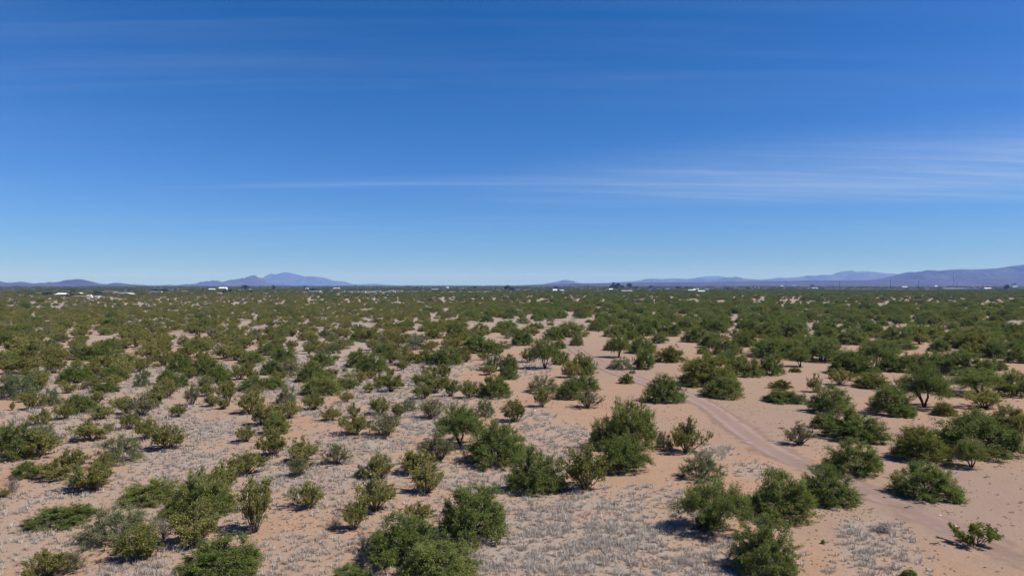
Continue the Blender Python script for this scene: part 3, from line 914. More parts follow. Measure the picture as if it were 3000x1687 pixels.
# ------------------------------------------------------------------ the scrub beyond, scattered with the densities seen
def scatter(d0, d1, half, n, seed, sep):
    R = np.random.default_rng(seed); out = []
    cell = {}; 
    for q in plants: cell.setdefault((int(q.X // 8), int(q.Y // 8)), []).append((q.X, q.Y, q.w / 2))
    dd = np.sqrt(R.uniform(d0 * d0, d1 * d1, n)); aa = R.uniform(-half, half, n)
    X = dd * np.sin(aa); Y = dd * np.cos(aa)
    px, py = proj(X, Y)
    green = np.clip((px - 1150) / 500, 0, 1) * 0.88 + 0.15 * (1 - np.clip((px - 1150) / 500, 0, 1))
    green = np.where((d1 > 400) & (px > 900) & (px < 2300) & (Y > 420), np.maximum(green, np.clip((Y - 420) / 150, 0, 0.8)), green)
    gap = vnoise(X, Y, 0.045, 21) * 0.55 + vnoise(X, Y, 0.13, 22) * 0.45
    u = R.uniform(0, 1, n); v = R.uniform(0, 1, n); sz = R.normal(0, 1, n)
    for i in range(n):
        m = u[i] < green[i]
        dens = (0.29 if m else 0.78)
        if v[i] > dens: continue
        if gap[i] < 0.30: continue
        if m: w = np.clip(4.6 + 1.1 * sz[i], 2.4, 7.2); h = w * 0.52 * (1 + 0.12 * math.sin(i)); k = 'm' if i % 6 else ('t' if i % 12 else 'y')
        else: w = np.clip(3.0 + 0.75 * sz[i], 1.5, 4.6); h = min(w * 0.55, 1.9) * (1 + 0.12 * math.sin(i)); k = 'c' if i % 5 else ('cg' if i % 10 else 'g')
        if px[i] < 1350 and m: w *= 0.85; h *= 0.85
        if Y[i] < 330 and track_dist(X[i], Y[i]) < 2.6 + w / 2: continue
        cx, cy = int(X[i] // 8), int(Y[i] // 8); ok = True
        for ax in (-1, 0, 1):
            for ay in (-1, 0, 1):
                for (qx, qy, qr) in cell.get((cx + ax, cy + ay), ()):
                    if math.hypot(X[i] - qx, Y[i] - qy) < sep * (qr + w / 2): ok = False; break
                if not ok: break
            if not ok: break
        if not ok: continue
        cell.setdefault((cx, cy), []).append((X[i], Y[i], w / 2))
        p = Plant(); p.kind, p.X, p.Y, p.w, p.h, p.name, p.hand = k, X[i], Y[i], w, h, None, False
        out.append(p)
    return out
HALF = math.radians(50)
far = scatter(128, 420, HALF, 11600, 31, 0.70)
# openings seen in the near part of that belt stay bare
OPEN = [(1560,1000,70,22),(1740,1000,60,30),(1990,1010,40,14),(2150,950,22,12),(1420,960,60,16),(1080,960,30,8),(2300,968,24,8),(520,990,50,9),(420,1012,30,9),(880,1042,50,20),(1830,1010,60,14),(2960,960,30,10)]
def in_open(p):
    px, py = proj(p.X, p.Y)
    return any(((px - a) / c) ** 2 + ((py - b) / e) ** 2 < 1 for a, b, c, e in OPEN)
far = [p for p in far if not in_open(p) and not (proj(p.X, p.Y)[1] > 1035)]
plants += far
mid = [p for p in scatter(72, 131, HALF, 2600, 37, 0.95) if proj(p.X, p.Y)[0] < 1480 and p.kind[0] == 'c']
for p in mid: p.w *= 0.62; p.h *= 0.66
plants += mid[:150]
SPECIES = {'m': 'mesquite', 't': 'mesquite', 'y': 'mesquite', 'g': 'mesquite', 'c': 'creosote', 'cg': 'creosote', 'l': 'creosote', 'd': 'dead'}
for p in plants:
    p.px, p.py = proj(p.X, p.Y); p.pw = p.w / p.Y * FPX; p.seen = -80 < p.px < 3080
single, rest = [], []
for sp in ('mesquite', 'creosote', 'dead'):
    q = [p for p in plants if SPECIES[p.kind] == sp]
    q.sort(key=lambda p: (not p.hand, -(p.pw * p.h / p.Y) if p.seen else 9))
    single += q[:296]; rest += q[296:]
single.sort(key=lambda p: p.Y)

# ---- labels
LOOK = {'m': ('green', 'mesquite'), 't': ('green', 'mesquite tree'), 'y': ('yellow-green', 'mesquite'), 'g': ('grey-green', 'shrub'),
        'c': ('olive', 'creosote bush'), 'cg': ('greyish olive', 'creosote bush'), 'l': ('bright green', 'leafy bush'), 'd': ('bare grey', 'dead shrub')}
ORD = ['', 'second ', 'third ', 'fourth ', 'fifth ', 'sixth ', 'seventh ', 'eighth ', 'ninth ', 'tenth ', 'eleventh ', 'twelfth ']
DEFAULT = {'m': 'feathery green mesquite', 't': 'open-limbed green mesquite tree', 'y': 'yellow-green mesquite', 'g': 'grey-green shrub', 'c': 'olive creosote bush', 'cg': 'greyish creosote bush', 'l': 'bright green bush', 'd': 'bare dead shrub'}
marks = [p for p in single if p.name]
# extra landmarks in the far belt, named by what is found there
def ordn(i): return ORD[i] if i < len(ORD) else '%dth ' % (i + 1)
buckets = {}
for p in single:
    if p.name: continue
    best = min(marks, key=lambda m: math.hypot((p.px - m.px) / 1.0, (p.py - m.py) * 2.2))
    dx, dy = p.px - best.px, p.py - best.py
    if abs(dx) > 1.6 * abs(dy): dr = 'left of' if dx < 0 else 'right of'
    elif dy < 0: dr = 'behind' if abs(dx) < 0.5 * abs(dy) else ('behind and left of' if dx < 0 else 'behind and right of')
    else: dr = 'in front of'
    size = 'small' if p.pw * p.h / p.w < 14 and p.w < 2.2 else ('large' if p.w > 4.6 else ('low' if p.h < 0.36 * p.w else ('upright' if p.h > 0.72 * p.w else 'rounded')))
    ph = [f"{size} {LOOK[p.kind][0]} {LOOK[p.kind][1]}", f"{LOOK[p.kind][0]} {LOOK[p.kind][1]}", LOOK[p.kind][1]]
    room = 15 - len(dr.split()) - len(best.name.split())
    phr = next((q for q in ph if len(q.split()) <= room), ph[-1].split()[0])
    buckets.setdefault((id(best), dr, phr), []).append((math.hypot(dx, dy * 2.2), p, best))
for (bid, dr, phr), lst in buckets.items():
    lst.sort(key=lambda t: t[0])
    for i, (_, p, best) in enumerate(lst): p.label = f"{ordn(i)}{phr} {dr} {best.name}"
for p in marks:
    w = p.name.split(); p.label = ' '.join(w[1:])
    if len(p.label.split()) < 4: p.label += ' among dry grass'

# ---- build the single plants
OBJN = {'m': 'mesquite', 't': 'mesquite_tree', 'y': 'mesquite', 'g': 'grey_green_shrub', 'c': 'creosote_bush', 'cg': 'creosote_bush', 'd': 'dead_shrub', 'l': 'leafy_bush'}
CAT = {'m': 'mesquite', 't': 'mesquite', 'y': 'mesquite', 'g': 'shrub', 'c': 'creosote bush', 'cg': 'creosote bush', 'd': 'dead shrub', 'l': 'bush'}
GRP = {'mesquite': 'mesquites dotted over the desert', 'creosote': 'creosote bushes over the desert', 'dead': 'dead shrubs on the sand'}
first_fol = {}
for i, p in enumerate(single):
    lst = PR[p.kind]; pr = lst[(i * 7 + int(p.X * 3)) % len(lst)]
    z = float(gz(p.X, p.Y))
    e = empty(OBJN[p.kind], (p.X, p.Y, z), random.uniform(0, 6.28))
    sx = p.w / pr.W * random.uniform(0.97, 1.05); e.scale = (sx, sx * random.uniform(0.92, 1.06), p.h / pr.H)
    tag(e, p.label, CAT[p.kind], GRP[SPECIES[p.kind]])
    tree = p.kind in ('m', 't', 'y')
    a = link('trunk' if p.kind == 't' else 'stems', pr.wood, e)
    b = link('crown' if tree else ('twigs' if p.kind == 'd' else 'foliage'), pr.fol, e)
    first_fol.setdefault(id(pr), b)

# houses and sheds: name, label, category, x left, x right, y base, height (px), style, wall, roof
HS = [
 ('house','white gabled house with a grey roof behind the long low trailer at left','house',164,194,866.5,8.5,'gable','white','whiteroof'),
 ('shed','tiny white shed left of the white gabled house','shed',156,163,866,4.5,'shed','white','whiteroof'),
 ('barn','bright white arched barn behind the long low trailer','barn',217,240,864.5,7.5,'arch','grey','whiteroof'),
 ('mobile_home','long low trailer with a shaded front and a cream right end','trailer',209,254,874,6.5,'carport','cream','cream'),
 ('shed','small pale shed right of the parked motorhome','shed',272,287,874.5,6.5,'shed','white','whiteroof'),
 ('house','long low pinkish house left of the long white mobile home','house',294,333,862.5,8.5,'flat','pink','pink'),
 ('mobile_home','long bright white mobile home right of the pinkish house','mobile home',331,370,864.8,7.5,'mobile','white','whiteroof'),
 ('barn','long brown roofed barn cut by the left edge','barn',-12,52,869,6,'shed','tan','brownroof'),
 ('shed','pale shed between the left edge and the white gabled house','shed',100,112,862.5,4,'shed','cream','cream'),
 ('shed','white low shed left of the cream square house','shed',441,454,856.5,4,'shed','white','whiteroof'),
 ('house','cream square house before a dark green grove at left','house',456,472,859.5,6.5,'flat','cream','cream'),
 ('shed','small white shed alone in scrub left of the cream square house','shed',381,390,864,4,'gable','white','whiteroof'),
 ('barn','white building left of the high white barn roof','barn',610,628,850,4.5,'gable','white','whiteroof'),
 ('barn','high white barn roof below the craggy peak','barn',640,663,849,8,'gable','white','whiteroof'),
 ('house','pale low house left of the dark round tree','house',618,631,860,4.5,'flat','cream','cream'),
 ('shed','long low cream shed right of the dark grove','shed',530,553,855.5,3.5,'shed','cream','cream'),
 ('shed','tiny white roof above the long cream shed, left one','shed',493,503,851,3.2,'shed','white','whiteroof'),
 ('shed','tiny white roof above the long cream shed, right one','shed',514,522,850.5,3.2,'shed','white','whiteroof'),
 ('house','small white house below the dark round tree','house',700,715,851,3.4,'gable','white','whiteroof'),
 ('house','small white house right of the dark round tree','house',727,737,850.5,3.2,'gable','white','whiteroof'),
 ('mobile_home','long white mobile home in front of a dark grove below the broad massif','mobile home',905,936,859,6.5,'mobile','grey','whiteroof'),
 ('house','white house above the mobile home below the broad massif','house',895,903,847,3.6,'gable','white','whiteroof'),
 ('house','long pale roof below the right foot of the broad massif','house',977,994,846.5,3.4,'gable','cream','whiteroof'),
 ('shed','small upright pale shed right of the dark grove mobile home','shed',970,978,856,5.5,'shed','cream','whiteroof'),
 ('house','cream low house, leftmost of a row of six','house',992,1007,859.5,4.5,'flat','cream','cream'),
 ('house','pinkish low house, second of a row of six','house',1017,1028,858.5,4.5,'flat','pink','tan'),
 ('house','cream low house, third of a row of six','house',1035,1050,858,4.5,'flat','cream','cream'),
 ('house','white low house, fourth of a row of six','house',1058,1071,858,5,'flat','white','whiteroof'),
 ('shed','small white shed, fifth of a row of six','shed',1088,1098,858.5,4.5,'shed','white','whiteroof'),
 ('house','tall cream house, rightmost of a row of six','house',1100,1114,857.5,6.5,'flat','cream','white'),
 ('trailer','white trailer, left of three bright white ones','trailer',1131,1141,858,3.8,'mobile','white','whiteroof'),
 ('mobile_home','tall white mobile home, middle of three bright white ones','mobile home',1139,1152,857,6.5,'mobile','white','whiteroof'),
 ('shed','white shed, right of three bright white ones','shed',1152,1158,857.5,3.8,'shed','white','whiteroof'),
 ('shed','long pale roof right of the three bright white ones','shed',1160,1176,854,3.2,'shed','cream','cream'),
 ('house','grey roofed house in the middle distance left of centre','house',1264,1283,851,5,'gable','grey','greyroof'),
 ('house','white gable above the grey roofed house','house',1308,1315,845,4.2,'gable','white','whiteroof'),
 ('shack','small tan shack with a flat porch roof left of centre','shack',1358,1371,858.5,6.5,'flat','tan','brownroof'),
 ('shed','low white shed left of centre near the tan shack','shed',1345,1359,847.5,3,'shed','white','whiteroof'),
 ('shed','tiny white shed left of the utility poles at centre','shed',1455,1461,852,2.8,'shed','white','whiteroof'),
 ('house','white low house, first right of centre','house',1508,1524,852,5,'flat','white','whiteroof'),
 ('house','pale low house, second right of centre','house',1535,1551,852.5,4.2,'flat','cream','whiteroof'),
 ('house','pale low house, third right of centre','house',1561,1573,853,4,'flat','cream','cream'),
 ('house','white house beside a tall utility pole at centre','house',1620,1632,854.5,7.5,'gable','white','whiteroof'),
 ('shed','white shed right of the house beside the tall pole','shed',1640,1651,853,4.2,'gable','white','whiteroof'),
 ('shack','dark grey shack below the lone rounded hill','shack',1746,1760,857.5,6,'shed','grey','greyroof'),
 ('house','white steep gabled house left of the eucalyptus grove foot','house',1785,1795,851,6,'gable','white','whiteroof'),
 ('house','wide grey roofed house below the eucalyptus grove','house',1822,1852,856.5,6.5,'gable','grey','greyroof'),
 ('shed','small white shed in front of the wide grey roofed house','shed',1814,1821,859,3.4,'shed','white','whiteroof'),
 ('barn','large grey arched barn right of the eucalyptus grove','barn',1903,1926,853,10,'arch','grey','steel'),
 ('house','low grey house joined on the right of the arched barn','house',1922,1936,853,6.5,'shed','grey','greyroof'),
 ('shed','white roof right of the large arched barn','shed',1949,1963,848.5,3.4,'shed','white','whiteroof'),
 ('house','pale green roofed house, left of a huddle of roofs','house',2018,2038,853.5,5.5,'gable','cream','greenroof'),
 ('house','pale green long roof, middle of a huddle of roofs','house',2032,2048,850.5,5,'gable','cream','greenroof'),
 ('house','blue house with a light green roof, nearest of a huddle of roofs','house',2046,2066,857.5,7,'gable','blue','greenroof'),
 ('shed','white shed, rightmost of a huddle of roofs','shed',2068,2077,851.5,5.5,'shed','white','whiteroof'),
 ('shed','white cube shed standing alone below the long range','shed',2208,2214,845,4.2,'flat','white','white'),
 ('house','pale long house below the knobbly outcrop','house',2381,2397,847,4.2,'gable','cream','greenroof'),
 ('house','pinkish low house right of the pale long house','house',2430,2444,843.5,3.6,'flat','pink','tan'),
 ('house','white roof left of the first tall power pole','house',2287,2295,839.5,3,'gable','white','whiteroof'),
 ('house','white roof right of the first tall power pole','house',2322,2331,837.8,2.4,'gable','white','whiteroof'),
 ('barn','long white barn left of the radio tower','barn',2644,2660,842.5,3.4,'gable','white','whiteroof'),
 ('house','small white house midway between pole and radio tower','house',2740,2747,840.5,4.4,'gable','white','whiteroof'),
 ('warehouse','long white warehouse at the foot of the radio tower','warehouse',2765,2832,851,6.5,'shed','grey','whiteroof'),
 ('warehouse','long pale warehouse right of the one below the radio tower','warehouse',2834,2872,851,5.5,'shed','grey','steel'),
 ('house','white house with a low roof right of the warehouses','house',2886,2906,848,5,'gable','white','whiteroof'),
 ('house','pale roof at the far right below the high range','house',2968,2982,841.5,3,'gable','white','whiteroof'),
 ('barn','very far white roof gleaming on the horizon left of centre','barn',1172,1181,836.6,1.6,'gable','white','whiteroof'),
 ('barn','very far white shed on the horizon near the centre','barn',1411,1419,836.8,1.4,'gable','white','whiteroof'),
]

# ------------------------------------------------------------------ distant scrub as one mass (points instanced by geometry nodes)
def instancer(name, label, cat, pts, scales, rots, idx, sources):
    me = bpy.data.meshes.new(name); me.vertices.add(len(pts)); me.vertices.foreach_set('co', np.asarray(pts, np.float32).ravel())
    a = me.attributes.new('sc', 'FLOAT_VECTOR', 'POINT'); a.data.foreach_set('vector', np.asarray(scales, np.float32).ravel())
    a = me.attributes.new('ro', 'FLOAT_VECTOR', 'POINT'); a.data.foreach_set('vector', np.asarray(rots, np.float32).ravel())
    a = me.attributes.new('ix', 'INT', 'POINT'); a.data.foreach_set('value', np.asarray(idx, np.int32))
    me.update(); o = link(name, me)
    ng = bpy.data.node_groups.new(name + '_nodes', 'GeometryNodeTree')
    ng.interface.new_socket('Geometry', in_out='INPUT', socket_type='NodeSocketGeometry')
    ng.interface.new_socket('Geometry', in_out='OUTPUT', socket_type='NodeSocketGeometry')
    gi = ng.nodes.new('NodeGroupInput'); go = ng.nodes.new('NodeGroupOutput')
    gti = ng.nodes.new('GeometryNodeGeometryToInstance'); iop = ng.nodes.new('GeometryNodeInstanceOnPoints')
    for s in reversed(sources):
        oi = ng.nodes.new('GeometryNodeObjectInfo'); oi.transform_space = 'ORIGINAL'; oi.inputs['Object'].default_value = s
        ng.links.new(oi.outputs['Geometry'], gti.inputs[0])
    def attr(n, t):
        x = ng.nodes.new('GeometryNodeInputNamedAttribute'); x.data_type = t; x.inputs['Name'].default_value = n; return x.outputs['Attribute']
    ng.links.new(gi.outputs[0], iop.inputs['Points']); ng.links.new(gti.outputs[0], iop.inputs['Instance'])
    iop.inputs['Pick Instance'].default_value = True
    ng.links.new(attr('ix', 'INT'), iop.inputs['Instance Index']); ng.links.new(attr('sc', 'FLOAT_VECTOR'), iop.inputs['Scale'])
    e2r = ng.nodes.new('FunctionNodeEulerToRotation'); ng.links.new(attr('ro', 'FLOAT_VECTOR'), e2r.inputs[0]); ng.links.new(e2r.outputs[0], iop.inputs['Rotation'])
    ng.links.new(iop.outputs[0], go.inputs[0])
    md = o.modifiers.new('scatter', 'NODES'); md.node_group = ng
    return tag(o, label, cat, kind='stuff')
srcs, srcpr = [], []
for k in ('m', 'y', 'c', 'cg', 'g'):
    for pr in PR[k]:
        if id(pr) in first_fol: srcs.append(first_fol[id(pr)]); srcpr.append((k, pr))
bykind = {}
for i, (k, pr) in enumerate(srcpr): bykind.setdefault(k, []).append(i)
bykind['t'] = bykind['m']; bykind['d'] = bykind['cg']
pts, scs, ros, ixs = [], [], [], []
R_ = random.Random(5)
def put(p, lift=0.0):
    i = R_.choice(bykind[p.kind]); pr = srcpr[i][1]; s = p.w / pr.W
    pts.append((p.X, p.Y, float(gz(p.X, p.Y)) - lift)); scs.append((s, s * R_.uniform(.9, 1.1), p.h / pr.H)); ros.append((0, 0, R_.uniform(0, 6.28))); ixs.append(i)
for p in rest: put(p)
plants_near = plants
DLIM = lambda px: np.interp(px, [0, 500, 1000, 1500, 2000, 2300, 3000], [690, 780, 980, 1120, 1250, 1800, 1700])
homes = [unproj((h[3] + h[4]) / 2, h[5]) for h in HS]
for p in scatter(420, 1820, math.radians(46), 69500, 33, 0.72):
    if p.Y > DLIM(proj(p.X, p.Y)[0]) * (0.94 + 0.12 * vnoise(p.X, p.Y, 0.02, 61)): continue
    if p.Y > 560 and any(abs(p.X - a) < 14 and -22 < p.Y - b < 14 for a, b in homes): continue
    put(p)
instancer('distant_scrub', 'dense olive and green scrub filling the plain towards the houses', 'scrub', pts, scs, ros, ixs, srcs)
# the same scrub just past the sides of the view
pts, scs, ros, ixs = [], [], [], []
for p in scatter(16, 131, math.radians(52), 2600, 39, 0.9):
    px, py = proj(p.X, p.Y); hw_ = p.w / 2 / p.Y * FPX
    if -hw_ - 60 < px < 3060 + hw_ and p.Y > 22: continue
    if p.Y < 26 and abs(p.X) < 26: continue
    put(p)
instancer('outlying_scrub', 'scrub continuing past the left and right sides of the view', 'scrub', pts, scs, ros, ixs, srcs)
# wooded country round the settlement and up to the foot of the hills
pts, scs, ros, ixs = [], [], [], []
RR = np.random.default_rng(77)
n = 14600
dd = 620 * (8000 / 620.0) ** (RR.uniform(0, 1, n) ** 0.85); aa = RR.uniform(-math.radians(46), math.radians(46), n)
X = dd * np.sin(aa); Y = dd * np.cos(aa); dn = vnoise(X, Y, 0.004, 8) * 0.55 + vnoise(X, Y, 0.016, 9) * 0.45
for i in range(n):
    px, py = proj(X[i], Y[i])
    if Y[i] < DLIM(px) * 0.97: continue
    if dn[i] < (0.50 if px > 1950 else 0.42): continue
    if Y[i] < 2200 and any(abs(X[i] - a) < 15 and -40 < Y[i] - b < 15 for a, b in homes): continue
    p = Plant(); p.kind = 'm' if RR.uniform() < 0.8 else 'c'; p.X, p.Y = X[i], Y[i]; p.w = RR.uniform(3.6, 7.5) * (1 + dd[i] / 6000); p.h = p.w * RR.uniform(0.34, 0.52)
    put(p)
instancer('distant_woodland', 'dark green belt of trees below the horizon', 'woodland', pts, scs, ros, ixs, srcs)

# ------------------------------------------------------------------ dry grass and ground litter
def build_grass():
    R = np.random.default_rng(91); n = 96000
    d = np.exp(R.uniform(math.log(17), math.log(120), n)); a = R.uniform(-math.radians(50), math.radians(50), n)
    X = d * np.sin(a); Y = d * np.cos(a); g = grass_amount(X, Y)
    keep = R.uniform(0, 1, n) < (g * 0.85 + 0.012) ; keep &= np.abs(X) > -1
    X, Y, d, g = X[keep], Y[keep], d[keep], g[keep]
    cl = 0.5 * vnoise(X, Y, 1.1, 14) + 0.5 * vnoise(X, Y, 2.3, 15)
    k2 = (cl > 0.40) | (R.uniform(0, 1, len(X)) < 0.25); X, Y, d, g, cl = X[k2], Y[k2], d[k2], g[k2], cl[k2]
    # nothing on the wheel tracks
    dm = np.min(np.hypot(X[:, None] - TR_LO[None, :, 0], Y[:, None] - TR_LO[None, :, 1]), 1); ok = dm > 1.9
    X, Y, d, g, cl = X[ok], Y[ok], d[ok], g[ok], cl[ok]
    nb = 21; m = len(X)
    size = R.uniform(0.12, 0.34, m) * (0.55 + 0.7 * cl) * (1 + np.clip(d - 50, 0, 60) / 90) * np.where(g < 0.1, 0.6, 1.0)
    az = R.uniform(0, 2 * math.pi, (m, nb)); lean = R.uniform(0.15, 1.35, (m, nb)); ln = size[:, None] * R.uniform(0.6, 1.25, (m, nb))
    rb = size[:, None] * R.uniform(0.0, 0.45, (m, nb)); bx_ = X[:, None] + np.cos(az) * rb; by_ = Y[:, None] + np.sin(az) * rb
    wd = (0.008 + 0.00022 * d)[:, None] * R.uniform(0.7, 1.4, (m, nb))
    tx = bx_ + np.cos(az) * ln * np.sin(lean); ty = by_ + np.sin(az) * ln * np.sin(lean); tz = ln * np.cos(lean)
    z0 = gz(X, Y)[:, None] + np.zeros((m, nb)); sx, sy = -np.sin(az + 0.6) * wd, np.cos(az + 0.6) * wd
    V = np.stack([np.stack([bx_ - sx, by_ - sy, z0 - 0.01], -1), np.stack([bx_ + sx, by_ + sy, z0 - 0.01], -1), np.stack([tx, ty, z0 + tz], -1)], 2).reshape(-1, 3)
    F = np.arange(m * nb * 3).reshape(-1, 3)
    T = np.clip(0.22 + (np.where(d > 48, 0.55, 0.75) * R.beta(2.2, 2.0, m))[:, None] + R.normal(0, 0.15, (m, nb)), 0, 1).ravel()
    tag(link('dry_grass', mesh_from('dry_grass', V, F, M['grass'], False, {'tint': ('FACE', T)})), 'silver grey tufts of dead grass in patches on the sand', 'dry grass', kind='stuff')
build_grass()

def build_litter():
    """clods, dead twigs and crumbs too small to count"""
    R = np.random.default_rng(92); n = 36000
    d = np.exp(R.uniform(math.log(17), math.log(75), n)); a = R.uniform(-math.radians(50), math.radians(50), n)
    X = d * np.sin(a); Y = d * np.cos(a); c = vnoise(X, Y, 0.4, 41); k = R.uniform(0, 1, n) < np.clip((c - 0.3) * 1.6, 0.08, 1); X, Y = X[k], Y[k]
    dm = np.min(np.hypot(X[:, None] - TR_LO[None, :, 0], Y[:, None] - TR_LO[None, :, 1]), 1); X, Y = X[dm > 1.5], Y[dm > 1.5]
    n = len(X); s = R.uniform(0.02, 0.075, n); az = R.uniform(0, 6.28, n); el = R.uniform(1.0, 2.6, n); z = gz(X, Y)
    u = np.stack([np.cos(az), np.sin(az), 0 * az], -1); w = np.stack([-np.sin(az), np.cos(az), 0 * az], -1); P = np.stack([X, Y, z], -1)
    A = P + u * (s * el)[:, None]; B = P - u * (s * el)[:, None]; C = P + w * s[:, None]; D = P - w * s[:, None]; T = P + np.stack([0 * s, 0 * s, s * 0.9], -1) + u * (s * 0.3)[:, None]
    V = np.stack([A, C, B, D, T], 1).reshape(-1, 3); o = (np.arange(n) * 5)[:, None, None]
    F = (np.array([[0, 1, 4], [1, 2, 4], [2, 3, 4], [3, 0, 4]])[None] + o).reshape(-1, 3)
    m = wood_mat('soil_crumbs', (0.090, 0.060, 0.041), (0.195, 0.135, 0.090))
    tag(link('ground_litter', mesh_from('ground_litter', V, F, m)), 'scattered clods and twig litter on the soil', 'ground litter', kind='stuff')
build_litter()

# ------------------------------------------------------------------ small single things on the dirt
def stone(label, x, y, r, mat='stone', flat=0.5):
    R = np.random.default_rng(int(x)); X, Y = unproj(x, y)
    import bmesh
    bm = bmesh.new(); bmesh.ops.create_icosphere(bm, subdivisions=2, radius=1.0)
    for v in bm.verts:
        v.co *= 1 + 0.22 * math.sin(v.co.x * 3 + x) * math.cos(v.co.y * 4 + y) + R.uniform(-0.06, 0.06)
        v.co.x *= r * 1.4; v.co.y *= r; v.co.z *= r * flat
    me = bpy.data.meshes.new('stone'); bm.to_mesh(me); bm.free(); me.materials.append(M[mat])
    o = link('stone', me, None, (X, Y, float(gz(X, Y)) + r * flat * 0.55)); o.rotation_euler = (0, 0, R.uniform(0, 3))
    tag(o, label, 'stone', 'pale stones on the dirt')
stone('white stone on the open dirt right of the track', 2756, 1512, 0.07)
stone('long white stone just behind the lone leafy bush', 2803, 1543, 0.085, flat=0.3)
stone('pale stone on the dirt left of the feathery mesquite by the track bend', 2391, 1338, 0.06)
stone('pale stone in the far end of the clearing behind the little round tree', 1566, 1203, 0.12)
stone('dark rock lying in the track behind the lone leafy bush', 2890, 1535, 0.10, 'brownroof', 0.35)
stone('small dark rock beside the track left of the open dirt', 2593, 1459, 0.09, 'brownroof', 0.6)
def stick(label, x, y, ln, rz):
    X, Y = unproj(x, y); R = np.random.default_rng(int(x)); c = curve([-ln / 2, 0, 0.03], [ln / 2, 0, 0.03], R, 7, 0.06, 0.35)
    c[:, 2] = np.abs(c[:, 2]) + 0.02
    side = curve(c[3], c[3] + np.array([0.16, 0.14, 0.05]), R, 4, 0.1, 0.3)
    V, F = tubes([(c, 0.022, 0.012), (side, 0.012, 0.006)], 6)
    o = link('fallen_stick', mesh_from('fallen_stick', V, F, M['bark']), None, (X, Y, float(gz(X, Y)))); o.rotation_euler = (0, 0, rz)
    tag(o, label, 'stick', 'fallen sticks on the sand')
stick('bent dark stick on sand in front of the lone leafy bush', 2742, 1600, 0.45, -0.5)
stick('dark twig lying on the open dirt at the right edge', 2893, 1402, 0.5, 0.2)
stick('curved fallen branch right of the small forked mesquite', 2930, 1372, 0.7, -0.3)
stick('short stick lying across the track verge', 2664, 1490, 0.5, 0.1)
stick('fallen branch in the clearing right of the row of three trees', 2262, 1108, 1.4, 0.1)

